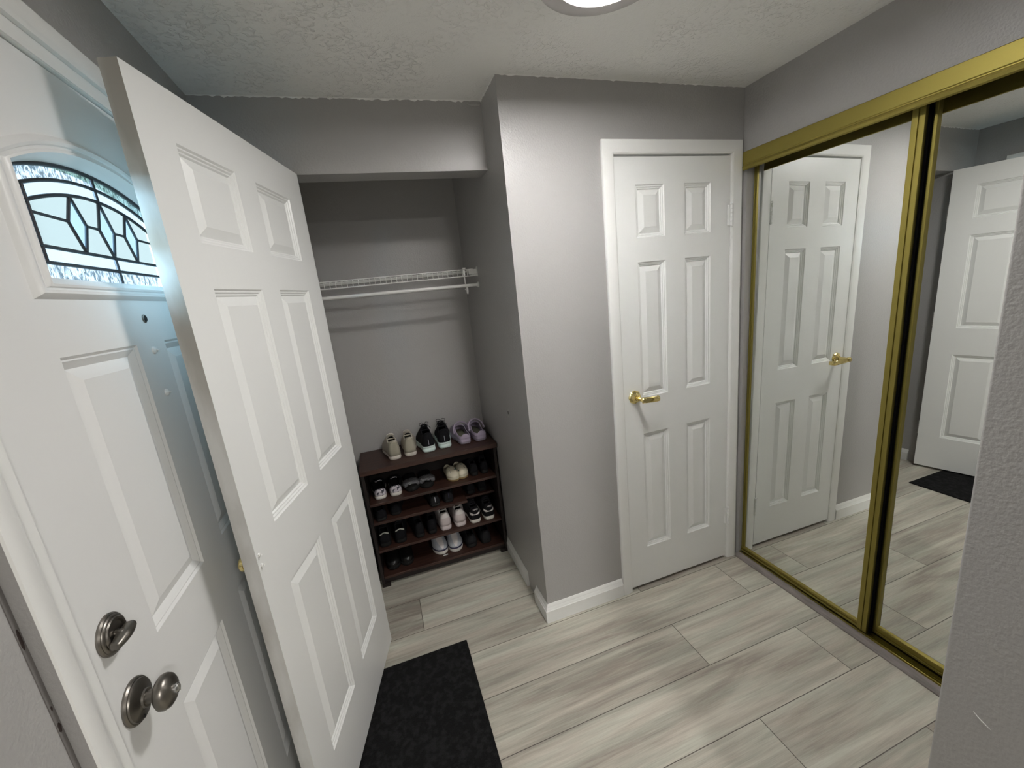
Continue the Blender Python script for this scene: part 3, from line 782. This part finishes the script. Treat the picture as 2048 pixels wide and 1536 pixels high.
# ------------------------------------------------------------------ shoe rack
RY = 0.0
rk = thing('shoe_rack', 'dark walnut five-tier shoe rack full of shoes on the closet floor', 'shoe rack', (-1.530,0.612,0), RY)
RW = 0.375; RD = 0.296
TOPZ = 0.716; SH = [0.509, 0.397, 0.226, 0.060]
def rbox(name, a, b_, bev=0.0015):
    mb = MB(); mb.box(a, b_); return mb.build(name, M['rackshade' if name in ('plinth','back_panel') else 'rack'], rk, bevel=bev)
rbox('top_board', (-RW-0.003,-0.022,TOPZ-0.026), (RW+0.003,RD-0.005,TOPZ))
for sx in (-1,1):
    mb = MB(); xa, xb = sorted((sx*RW, sx*(RW-0.016)))
    mb.box((xa,0.0,0.0),(xb,RD-0.005,TOPZ-0.0265))
    fx0, fx1 = sorted((sx*RW, sx*(RW-0.045)))
    mb.box((fx0,-0.004,0.0),(fx1,0.010,0.022))
    mb.build('side_panel', M['rackshade'], rk, bevel=0.001)
rbox('shelf', (-RW+0.0165,0.004,SH[0]-0.015),(RW-0.0165,RD-0.0085,SH[0]))
rbox('shelf', (-RW+0.0165,0.004,SH[1]-0.015),(0.168,RD-0.0085,SH[1]))
rbox('shelf', (0.168,0.105,SH[1]-0.045),(RW-0.0165,RD-0.0085,SH[1]-0.030))
rbox('shelf', (-RW+0.0165,0.004,SH[2]-0.015),(RW-0.0165,RD-0.0085,SH[2]))
rbox('shelf', (-RW+0.0165,0.004,SH[3]-0.015),(RW-0.0165,RD-0.0085,SH[3]))
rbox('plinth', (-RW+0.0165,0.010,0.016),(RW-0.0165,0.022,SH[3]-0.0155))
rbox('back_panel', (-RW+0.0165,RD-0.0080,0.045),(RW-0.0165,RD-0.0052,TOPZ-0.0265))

# ------------------------------------------------------------------ shoes
def shoe_mat(n, c, r=0.6, **k): return mat(n, c, r, **k)
SM = dict(cream=shoe_mat('cream_suede',(0.46,0.42,0.35),0.8), creamsole=shoe_mat('cream_rubber',(0.60,0.56,0.50),0.6), creamheel=shoe_mat('beige_suede',(0.36,0.34,0.27),0.85),
  blk=shoe_mat('black_fabric',(0.007,0.007,0.009),0.85,spec=0.2), blk2=shoe_mat('black_leather',(0.008,0.008,0.008),0.3), dkgrey=shoe_mat('charcoal_fabric',(0.014,0.014,0.016),0.85,spec=0.2), mint=shoe_mat('pale_mint_foam',(0.60,0.72,0.70),0.5),
  lilac=shoe_mat('lilac_foam',(0.36,0.31,0.41),0.55), lilacsole=shoe_mat('grey_lilac_sole',(0.24,0.21,0.26),0.7), white=shoe_mat('white_leather',(0.66,0.63,0.62),0.5), pinkwhite=shoe_mat('off_white_leather',(0.56,0.50,0.50),0.55),
  whitesole=shoe_mat('white_rubber',(0.66,0.64,0.60),0.5), navy=shoe_mat('navy_band',(0.02,0.02,0.055),0.6), silver=shoe_mat('silver_grey_mesh',(0.42,0.44,0.48),0.6),
  liner=shoe_mat('dark_lining',(0.010,0.010,0.012),0.95,spec=0.1), fluff=shoe_mat('grey_fleece',(0.16,0.16,0.17),0.95,bump=(160,1.0,0.01)),
  ecru=shoe_mat('ecru_foam',(0.56,0.52,0.40),0.6), tan=shoe_mat('tan_sole',(0.30,0.21,0.09),0.7), insole=shoe_mat('grey_insole',(0.14,0.14,0.10),0.9), taglab=shoe_mat('white_tag',(0.7,0.7,0.7),0.6), dot=shoe_mat('dark_green_dots',(0.05,0.10,0.09),0.6), collar=shoe_mat('pale_collar',(0.45,0.45,0.40),0.6), darksole=shoe_mat('black_rubber',(0.009,0.009,0.009),0.7,spec=0.25),
  print_=mat('white_and_black_print',(0.60,0.57,0.62),0.6,vary=(55,(0.05,0.05,0.07),0.52,0.56)))
WP = [(0,0.0),(0.0008,0.16),(0.003,0.29),(0.008,0.42),(0.018,0.54),(0.035,0.63),(0.06,0.70),(0.10,0.755),(0.20,0.79),(0.38,0.78),(0.55,0.90),(0.70,1.0),(0.80,0.98),(0.89,0.83),(0.95,0.62),(0.985,0.34),(1,0)]
NT = 30
TS = sorted([0.5-0.5*math.cos(math.pi*i/NT) for i in range(NT+1)] + [0.0008,0.006,0.018,0.997])
def heel_y(x, L, Wd):
    for k in range(1,300):
        t = k/1000
        if Wd/2*interp(t,WP) >= abs(x): return L*(0.5+(t-0.5)*0.985)
    return L*0.3
def outline(L, Wd, sc=1.0, z=0.0, side=1, n0=1):
    pts = []
    c = lambda t: side*0.006*math.sin(math.pi*min(1,max(0,(t-0.3)/0.7)))
    for t in TS: pts.append((-Wd/2*interp(t,WP)*sc + c(t), L*(0.5+(t-0.5)*(1-(1-sc)*0.4)), z))
    for t in TS[::-1][1:-1]: pts.append((Wd/2*interp(t,WP)*sc + c(t), L*(0.5+(t-0.5)*(1-(1-sc)*0.4)), z))
    return pts
def add_sole(root, L, Wd, hs, m, side, name='sole', grooves=0, flare=1.0):
    mb = MB()
    loops = [outline(L,Wd,0.93,0.0,side), outline(L,Wd,0.99*flare,0.004,side), outline(L,Wd,1.02*flare,hs*0.45,side), outline(L,Wd,1.0*flare,hs*0.52,side), outline(L,Wd,1.0,hs*0.9,side), outline(L,Wd,0.95,hs,side)]
    mb.loft(loops,0,True,True,True)
    if grooves:
        for k in range(grooves):
            a = 2*math.pi*k/grooves
    return mb.build(name, m, root, smooth=50)
def shell(L, Wd, hs, Hf, side, t0, t1, op, sc=1.0, nth=20, exx=0.75, exz=0.85, matf=None, tmap=None):
    """upper surface; op=(ta,tb,theta_open) removes the opening"""
    c = lambda t: side*0.006*math.sin(math.pi*min(1,max(0,(t-0.3)/0.7)))
    ts = [t for t in TS if t0-1e-9 <= t <= t1+1e-9]
    if ts[0] > t0: ts = [t0]+ts
    if ts[-1] < t1: ts = ts+[t1]
    mb = MB(); vs = []
    for t in ts:
        w = Wd/2*interp(t,WP)*sc; h = Hf(t)
        for k in range(nth+1):
            th = math.pi*k/nth; cs = math.cos(th); sn = math.sin(th)
            x = -w*math.copysign(abs(cs)**exx, cs) + c(t); z = hs + h*(max(sn,0)**exz)
            bulge = 1.0
            vs.append((x*bulge, L*(0.5+(t-0.5)*(0.985 if sc >= 1 else 0.97)), z))
    fs = []; ms = []
    for i in range(len(ts)-1):
        tm = (ts[i]+ts[i+1])/2
        for k in range(nth):
            th = (k+0.5)/nth
            if op and op[0] < tm < op[1]:
                m_ = op[2] if not callable(op[2]) else op[2](tm)
                if m_ < th < 1-m_: continue
            a = i*(nth+1)+k
            mb.add([],[])
            fs.append((a,a+1,a+nth+2,a+nth+1)); ms.append(matf(tm,th) if matf else 0)
    o = len(mb.v); mb.v += vs
    for f,m_ in zip(fs,ms): mb.f.append(f); mb.m.append(m_)
    return mb
def finish_shell(mb, name, mats, root, th=0.003):
    o = mb.build(name, mats, root, smooth=80, fix=True)
    s_ = o.modifiers.new('thick','SOLIDIFY'); s_.thickness = th; s_.offset = 0.0
    return o
def laces(root, L, Hf, hs, m, n=5, ta=0.40, tb=0.60, w=0.018, bow=True, r=0.0016):
    mb = MB()
    for k in range(n):
        t = ta+(tb-ta)*k/(n-1); z = hs+Hf(t)+0.004; y = L*t
        mb.tube([(-w,y-0.002,z-0.007),(-w*0.4,y,z),(w*0.4,y+0.003,z),(w,y+0.005,z-0.007)],r,6)
        mb.tube([(w,y-0.002,z-0.0065),(0,y+0.002,z+0.0015),(-w,y+0.008,z-0.0065)],r,6)
    if bow:
        z = hs+Hf(ta)+0.006; y = L*ta
        for s_ in (-1,1):
            mb.tube([(0,y,z),(s_*0.012,y-0.004,z+0.014),(s_*0.026,y-0.006,z+0.010),(s_*0.024,y,z-0.004),(s_*0.006,y+0.002,z)],r,6)
            mb.tube([(0,y,z),(s_*0.020,y-0.012,z-0.006),(s_*0.034,y-0.014,z-0.028)],r,6)
    return mb.build('laces', m, root, smooth=60)
def sneaker(name, label, group, x, y, z, rz, side, upper, sole, L=0.235, Wd=0.088, hs=0.026, heel=0.062, top=0.078, liner='liner', lace=None, bow=True, matf=None, extra=None, flare=1.0, cat='shoe', op=(0.045,0.35,0.30), collar=0.0036):
    r = thing(name, label, cat, (x,y,z), rz, group)
    Hf = lambda t: interp(t,[(0,heel),(0.10,heel-0.002),(0.22,heel-0.010),(0.34,top-0.006),(0.40,top),(0.55,top*0.80),(0.70,top*0.56),(0.85,top*0.44),(0.95,top*0.30),(1,0.012)])
    add_sole(r, L, Wd, hs, SM[sole], side, flare=flare)
    ups = upper if isinstance(upper,(list,tuple)) else [upper]
    mb = shell(L, Wd*0.97, hs-0.003, Hf, side, 0, 1, (op[0],op[1],lambda t: op[2] if t > 0.09 else (op[2]+0.5)/2), matf=matf)
    up = finish_shell(mb, 'upper', [SM[k] for k in ups], r)
    cb = MB(); ring = []
    cofs = lambda t: side*0.006*math.sin(math.pi*min(1,max(0,(t-0.3)/0.7)))
    for sg in (1,-1):
        seq = []
        for k in range(15):
            t = op[0]+0.006+(op[1]-op[0]-0.006)*k/14; th = math.pi*(op[2] if k > 1 else (op[2]+0.5)/2 if k else (op[2]+1.0)/3)
            w_ = Wd*0.97/2*interp(t,WP); cs, sn = math.cos(th), math.sin(th)
            seq.append((-sg*w_*abs(cs)**0.75+cofs(t), L*(0.5+(t-0.5)*0.985), hs-0.003+Hf(t)*sn**0.85))
        ring += seq if sg == 1 else seq[::-1]
    if collar: cb.tube(ring, collar, 8, closed=True); cb.build('collar', SM[ups[0]], up, smooth=80)
    ln = shell(L, Wd*0.88, hs-0.002, lambda t: Hf(t)-0.006, side, 0.02, 0.60, (0.03,op[1]+0.01,op[2]), sc=0.98)
    ln.v and ln.loft([outline(L*0.98,Wd*0.80,0.9,hs+0.006,side)],0,True) if False else None
    lo = ln.build('lining', SM[liner], up, smooth=80, fix=True)
    ins = MB(); ol = outline(L,Wd*0.84,0.92,hs+0.004,side); ins.add(ol,[tuple(range(len(ol)))]); ins.build('insole', SM[liner], up)
    # tongue
    tg = MB(); lp = []
    for t,zz,ww in ((0.30,top+0.010,0.016),(0.36,top+0.006,0.020),(0.44,top*0.95,0.019),(0.56,top*0.80,0.015)):
        lp.append([(ww*a, L*t, hs+zz-0.004-abs(a)**2*0.006) for a in (-1,-0.5,0,0.5,1)])
    tg.loft(lp,0,False); to = tg.build('tongue', SM[ups[0]], up, smooth=80); sd = to.modifiers.new('thick','SOLIDIFY'); sd.thickness = 0.005
    if lace: laces(up, L, Hf, hs, SM[lace], bow=bow)
    if extra: extra(r, up, L, Wd, hs, Hf, side)
    return r
def clog(name, label, group, x, y, z, rz, side, body, sole, L=0.235, Wd=0.094, strap=True, dots=False, hs=0.030):
    r = thing(name, label, 'clog', (x,y,z), rz, group)
    add_sole(r, L, Wd, hs*0.55, SM[sole], side)
    mb = MB(); mb.loft([outline(L,Wd,1.0,hs*0.5,side),outline(L,Wd,1.03,hs*0.7,side),outline(L,Wd,0.995,hs*0.8,side),outline(L,Wd,1.02,hs*1.0,side),outline(L,Wd,0.98,hs*1.25,side),outline(L,Wd,0.86,hs*1.25,side),outline(L,Wd,0.82,hs*0.8,side)],0,True,False,True)
    mid = mb.build('footbed', SM[body], r, smooth=50)
    fh = 0.78 if dots else 1.0
    Hf = lambda t: fh*interp(t,[(0,0.028),(0.1,0.030),(0.25,0.026),(0.40,0.046),(0.50,0.056),(0.62,0.054),(0.78,0.044),(0.92,0.030),(1,0.006)])
    mb = shell(L, Wd*0.99, hs*1.05, Hf, side, 0, 1, (0.02,0.50,lambda t: 0.20 if t < 0.42 else 0.27))
    up = finish_shell(mb, 'upper', SM[body], r, 0.004)
    ins = MB(); ol = outline(L,Wd*0.84,0.95,hs*0.95,side); ins.add(ol,[tuple(range(len(ol)))]); ins.build('insole', SM['insole' if not dots else 'liner'], mid)
    if strap:
        mb = MB(); lp = []
        R = Wd*0.50; piv = (L*0.34, hs+0.026)
        for k in range(25):
            a = math.pi*k/24; s_ = math.sin(a); cx_ = -R*math.cos(a)
            up_ = 0.050*s_**0.85; fw = 0.034*s_
            cy_, cz_ = piv[0]+fw, piv[1]+up_
            lp.append([(cx_*1.00,cy_-0.007,cz_+0.001),(cx_*1.10,cy_-0.006,cz_+0.005*s_+0.003),(cx_*1.10,cy_+0.007,cz_-0.003+0.005*s_),(cx_*1.00,cy_+0.006,cz_-0.006)])
        mb.loft(lp,0,True,True,True); mb.build('strap', SM[body], up, smooth=50)
        for s_ in (-1,1):
            mb = MB(); mb.lathe([(0.007,-0.003),(0.007,0.003),(0.004,0.005)],14,0,Matrix.Translation((s_*R*1.05,piv[0],piv[1]))@Matrix.Rotation(s_*math.pi/2,4,'Y')); mb.build('rivet', SM[body], up)
    if dots:
        c_ = 0
        rr = random.Random(5+side)
        for k in range(7):
            t = 0.62+0.26*rr.random(); th = math.pi*(0.22+0.56*rr.random())
            w = Wd*0.99/2*interp(t,WP); cs, sn = math.cos(th), math.sin(th)
            p = (-w*math.copysign(abs(cs)**0.75,cs), L*(0.5+(t-0.5)*0.985), hs*1.05+Hf(t)*sn**0.85+0.0015)
            db_ = MB(); db_.lathe([(0.0045,-0.002),(0.0042,0.001),(0.002,0.002)],10,0,Matrix.Translation(p)@Matrix.Rotation((th-math.pi/2)*-0.9,4,'Y')@Matrix.Rotation(-0.5,4,'X')); db_.build('charm_dot', SM['dot'], up)
    return r
def slipper(name, label, group, x, y, z, rz, side):
    r = thing(name, label, 'slipper', (x,y,z), rz, group)
    add_sole(r, 0.22, 0.088, 0.026, SM['darksole'], side)
    mb = MB(); rr = random.Random(11+side); lp = []
    for i in range(15):
        t = 0.56+0.34*i/14; w = 0.046*interp(t,WP)
        h = 0.028*math.sin(math.pi*(0.12+0.76*i/14))**0.6
        lp.append([(-w*math.cos(math.pi*k/18)*(1+0.10*rr.random()), 0.22*t+0.005*rr.random(), 0.024+h*math.sin(math.pi*k/18)**0.7+0.006*rr.random()) for k in range(19)])
    mb.loft(lp,0,False); o = mb.build('fleece_band', SM['fluff'], r, smooth=180); s_ = o.modifiers.new('thick','SOLIDIFY'); s_.thickness = 0.010
    return r
def wz(x): return 0  # placeholder
# yaw so that rack-aligned shoes follow the rack
def put(x, y): return x, y
# 1 cream sneakers on the top
def cream_matf(t, th):
    return 1 if t < 0.10 and (th < 0.36 or th > 0.64) else 0
for i,(x,y,rz,nm) in enumerate(((-1.712,0.668,0.12,'left'),(-1.628,0.672,0.03,'right'))):
    sneaker('sneaker', f'cream suede lace-up sneaker on top of the rack, {nm} one of its pair', 'cream sneakers on the rack top', x, y, TOPZ, rz, -1 if i==0 else 1, ['cream','creamheel'], 'creamsole', L=0.232, Wd=0.086, heel=0.088, top=0.100, hs=0.024, lace='creamsole', bow=False, matf=cream_matf, liner='insole' if False else 'liner')
# 2 black running shoes
def run_extra(r, up, L, Wd, hs, Hf, side):
    mb = MB(); mb.box((-0.0012,-0.0025,hs+0.018),(0.0012,0.0035,hs+0.048)); mb.build('heel_stripe', SM['silver'], up)
    mb = MB(); mb.loft([outline(L,Wd,1.03,hs*0.95,side),outline(L,Wd,1.05,hs*1.2,side),outline(L,Wd,0.97,hs*1.35,side)],0,True); mb.build('midsole', SM['mint'], r, smooth=50)
for i,(x,y,rz,nm) in enumerate(((-1.524,0.672,0.05,'left'),(-1.432,0.682,-0.02,'right'))):
    sneaker('running_shoe', f'black running shoe with pale mint sole atop the rack, {nm} of its pair', 'black running shoes on the rack top', x, y, TOPZ, rz, -1 if i==0 else 1, ['blk'], 'mint', L=0.225, Wd=0.092, heel=0.088, top=0.108, hs=0.028, lace='blk', matf=None, extra=run_extra, flare=1.05)
for i,(x,y,rz,nm) in enumerate(((-1.312,0.678,0.06,'left'),(-1.214,0.678,0.16,'right'))):
    clog('clog', f'lilac foam clog on top of the rack, {nm} one of its pair', 'lilac clogs on the rack top', x, y, TOPZ, rz, -1 if i==0 else 1, 'lilac', 'lilacsole', L=0.225, Wd=0.092)
# shelf 1
for i,(x,y,rz,nm) in enumerate(((-1.828,0.632,0.03,'left'),(-1.744,0.630,0.02,'right'))):
    sneaker('slip_on_shoe', f'white slip-on shoe with black print and dark lining, {nm} one of its pair', 'printed slip-ons on the upper shelf', x, y+0.026, SH[0], rz, -1 if i==0 else 1, ['print_','blk'], 'whitesole', L=0.225, Wd=0.084, heel=0.040, top=0.058, hs=0.024, op=(0.03,0.50,0.22), collar=0, matf=lambda t,th: 0 if t < 0.12 else 1)
for i,(x,y,rz,nm) in enumerate(((-1.655,0.640,0.0,'left'),(-1.566,0.636,0.0,'right'))):
    slipper('slipper', f'slipper with grey fleece band on the upper shelf, {nm} one of its pair', 'grey fleece slippers on the upper shelf', x, y+0.026+0.215, SH[0], math.pi+rz, -1 if i==0 else 1)
for i,(x,y,rz,nm) in enumerate(((-1.430,0.628,0.18,'left'),(-1.366,0.638,0.05,'right'))):
    clog('clog', f'small ecru clog with dark green dots, toe facing out, {nm} one of its pair', 'ecru dotted clogs on the upper shelf', x-math.sin(rz)*0.0, y+0.026+0.168, SH[0], math.pi+rz, 1 if i==0 else -1, 'ecru', 'tan', L=0.165, Wd=0.068, strap=False, dots=True, hs=0.024)
for i,(x,y,rz,nm) in enumerate(((-1.286,0.645,0.0,'left'),(-1.222,0.645,0.0,'right'))):
    sneaker('shoe', f'small black shoe, right end of the upper shelf, {nm} of its pair', 'black shoes at the right of the upper shelf', x, y+0.026, SH[0], rz, -1 if i==0 else 1, ['blk'], 'darksole', L=0.19, Wd=0.06, heel=0.055, top=0.065)
# shelf 2 (half shelf on the left, lower one at the right)
for i,(x,y,rz,nm) in enumerate(((-1.842,0.612,0.10,'left'),(-1.765,0.640,-0.05,'right'))):
    sneaker('shoe', f'black shoe at the left end of the second shelf, {nm} one of its pair', 'black shoes at the left of the second shelf', x, y+0.01, SH[1], rz, -1 if i==0 else 1, ['blk'], 'darksole', L=0.22, Wd=0.078, heel=0.045, top=0.055, hs=0.02)
for i,(x,y,rz,nm) in enumerate(((-1.542,0.622,0.05,'left'),(-1.462,0.633,0.0,'right'))):
    sneaker('shoe', f'charcoal shoe near the cut end of the second shelf, {nm} one of its pair', 'charcoal shoes on the second shelf', x, y+0.01, SH[1], rz, -1 if i==0 else 1, ['dkgrey'], 'darksole', L=0.22, Wd=0.076, heel=0.045, top=0.055, hs=0.02, extra=lambda r,up,L,Wd,hs,Hf,side: (MB().box((-0.0015,-0.003,hs+0.010),(0.0015,0.003,hs+0.040)).build('heel_stripe', SM['silver'] if side<0 else SM['navy'], up)))
for i,(x,y,rz,nm) in enumerate(((-1.312,0.640,0.0,'left'),(-1.238,0.640,0.0,'right'))):
    sneaker('shoe', f'black shoe above the two-tone sneakers, {nm} of its pair', 'black shoes at the right of the second shelf', x, y+0.01+0.085, SH[1]-0.030, rz, -1 if i==0 else 1, ['blk'], 'darksole', L=0.15, Wd=0.068, heel=0.045, top=0.055)
# shelf 3
def collar_extra(r, up, L, Wd, hs, Hf, side):
    mb = MB(); pts = []
    for k in range(13):
        xx = Wd*0.27*(k-6)/6
        pts.append((xx, heel_y(xx, L, Wd*0.97)+0.004, hs+Hf(0.0)*0.96-0.010*((k-6)/6)**2))
    mb.tube(pts,0.0036,8); mb.build('collar_edge', SM['collar'], up, smooth=60)
for i,(x,y,rz,nm) in enumerate(((-1.848,0.610,0.04,'left'),(-1.762,0.608,0.03,'right'))):
    sneaker('sneaker', f'black sneaker with pale collar line on the third shelf, {nm} one of its pair', 'black pale-collar sneakers on the third shelf', x, y+0.03, SH[2], rz, -1 if i==0 else 1, ['dkgrey','blk'], 'darksole', L=0.235, Wd=0.084, heel=0.060, top=0.072, matf=lambda t,th: 1, extra=collar_extra, hs=0.028)
for i,(x,y,rz,nm) in enumerate(((-1.652,0.608,0.08,'left'),(-1.582,0.612,-0.02,'right'))):
    sneaker('shoe', f'plain black shoe in the middle of the third shelf, {nm} one of its pair', 'plain black shoes on the third shelf', x, y+0.03, SH[2], rz, -1 if i==0 else 1, ['blk'], 'darksole', L=0.235, Wd=0.070, heel=0.066, top=0.076)
def af_extra(r, up, L, Wd, hs, Hf, side):
    for k in range(3):
        mb = MB(); zz = hs+0.012+k*0.011; w = Wd*0.25
        pts = [(w*a*1.3, heel_y(w*a*1.3, L, Wd*0.97)-0.0004, zz-0.003*abs(a)) for a in (-1,-0.8,-0.6,-0.4,-0.2,0,0.2,0.4,0.6,0.8,1)]
        mb.tube(pts,0.0013,6); mb.build('heel_seam', SM['pinkwhite'], up)
for i,(x,y,rz,nm) in enumerate(((-1.500,0.612,0.06,'left'),(-1.412,0.610,0.03,'right'))):
    sneaker('sneaker', f'all-white leather sneaker with heel facing out, {nm} one of its pair', 'white sneakers on the third shelf', x, y+0.03, SH[2], rz, -1 if i==0 else 1, ['white','pinkwhite'], 'pinkwhite', L=0.245, Wd=0.088, heel=0.080, top=0.088, hs=0.032, op=(0.045,0.29,0.32), matf=lambda t,th: 1 if (th<0.2 or th>0.8) else 0, extra=af_extra, liner='liner')
def text_mesh(body, size, depth, name, m, parent, T):
    cu = bpy.data.curves.new('t','FONT'); cu.body = body; cu.size = size; cu.extrude = depth; cu.align_x = 'CENTER'; cu.align_y = 'CENTER'; cu.shear = 0.3
    to = bpy.data.objects.new('t',cu); COL.objects.link(to)
    dg = bpy.context.evaluated_depsgraph_get(); me = bpy.data.meshes.new_from_object(to.evaluated_get(dg))
    bpy.data.objects.remove(to); me.materials.clear(); me.materials.append(m)
    o = bpy.data.objects.new(name, me); COL.objects.link(o); o.parent = parent; o.matrix_local = T; return o
def dunk_matf(t, th):
    h = math.sin(math.pi*th)**0.85
    if h > 0.86: return 0
    if h > 0.66: return 0
    if h > 0.50: return 1
    return 0
def dunk_extra(r, up, L, Wd, hs, Hf, side):
    text_mesh('NIKE', 0.014, 0.0006, 'heel_lettering', SM['white'], up, Matrix.Translation((0,-0.0030,hs+Hf(0)*0.80))@Matrix.Rotation(math.pi/2,4,'X'))
    mb = MB(); w = Wd*0.36
    lp = []
    for a in [k/12 for k in range(-12,13)]:
        yb = heel_y(w*a, L, Wd*0.97)-0.0012
        lp.append([(w*a*1.02,yb,hs+0.024+0.006*a*a),(w*a*1.02,yb-0.0008,hs+0.030+0.006*a*a),(w*a*1.0,yb,hs+0.038+0.006*a*a)])
    mb.loft(lp,0,False); o = mb.build('heel_panel', SM['white'], up, smooth=60); s_ = o.modifiers.new('thick','SOLIDIFY'); s_.thickness = 0.002
for i,(x,y,rz,nm) in enumerate(((-1.322,0.604,0.02,'left'),(-1.236,0.602,0.02,'right'))):
    sneaker('sneaker', f'black and white sneaker with lettered heel tab, {nm} one of its pair', 'black and white sneakers on the third shelf', x, y+0.03, SH[2], rz, -1 if i==0 else 1, ['blk','white'], 'whitesole', L=0.245, Wd=0.086, heel=0.080, top=0.088, hs=0.026, op=(0.045,0.29,0.32), extra=dunk_extra)
# shelf 4
for i,(x,y,rz,nm) in enumerate(((-1.840,0.608,0.04,'left'),(-1.750,0.612,0.0,'right'))):
    sneaker('shoe', f'shiny black shoe at the left end of the bottom shelf, {nm} one of its pair', 'shiny black shoes on the bottom shelf', x, y+0.047+0.24, SH[3], math.pi+rz, -1 if i==0 else 1, ['blk2'], 'darksole', L=0.24, Wd=0.086, heel=0.055, top=0.080, hs=0.026)
def navy_extra(r, up, L, Wd, hs, Hf, side):
    mb = MB(); mb.loft([outline(L,Wd,1.035,hs*0.82,side),outline(L,Wd,1.04,hs*1.05,side),outline(L,Wd,1.0,hs*1.12,side)],0,True); mb.build('stripe', SM['navy'], r, smooth=50)
for i,(x,y,rz,nm) in enumerate(((-1.562,0.618,0.10,'left'),(-1.470,0.606,0.04,'right'))):
    sneaker('sneaker', f'silver and white sneaker with navy stripe, toe facing out, {nm} one of its pair', 'navy-striped sneakers on the bottom shelf', x, y+0.047+0.235, SH[3], math.pi+rz, 1 if i==0 else -1, ['silver','white'], 'whitesole', L=0.235, Wd=0.090, heel=0.060, top=0.085, hs=0.030, lace='white', bow=False, matf=lambda t,th: 1 if 0.40<th<0.60 else 0, extra=navy_extra)
for i,(x,y,rz,nm) in enumerate(((-1.362,0.606,0.03,'left'),(-1.272,0.606,0.0,'right'))):
    sneaker('shoe', f'matte black shoe at the right end of the bottom shelf, {nm} one of its pair', 'matte black shoes at the right of the bottom shelf', x, y+0.047, SH[3], rz, -1 if i==0 else 1, ['dkgrey'], 'darksole', L=0.24, Wd=0.086, heel=0.058, top=0.070)
mb = MB(); mb.box((-0.014,-0.004,0),(0.014,0.006,0.0015)); mb.box((-0.014,-0.0045,0.0015),(0.014,-0.0035,0.006))
o = mb.build('paper_tag', SM['taglab'], loc=(-1.530,0.655,SH[3]+0.0003)); o.rotation_euler = (0,0,RY+0.1)
tag(o, 'tiny white paper tag on the bottom shelf below the navy-striped sneakers', 'tag')

# ------------------------------------------------------------------ outdoors beyond the front door glass
mb = MB(); mb.box((-30,-14,-0.35),(-2.31,14,-0.15)); tag(mb.build('lawn', M['lawn']), 'green ground outside beyond the front door glass', 'lawn', kind='structure')
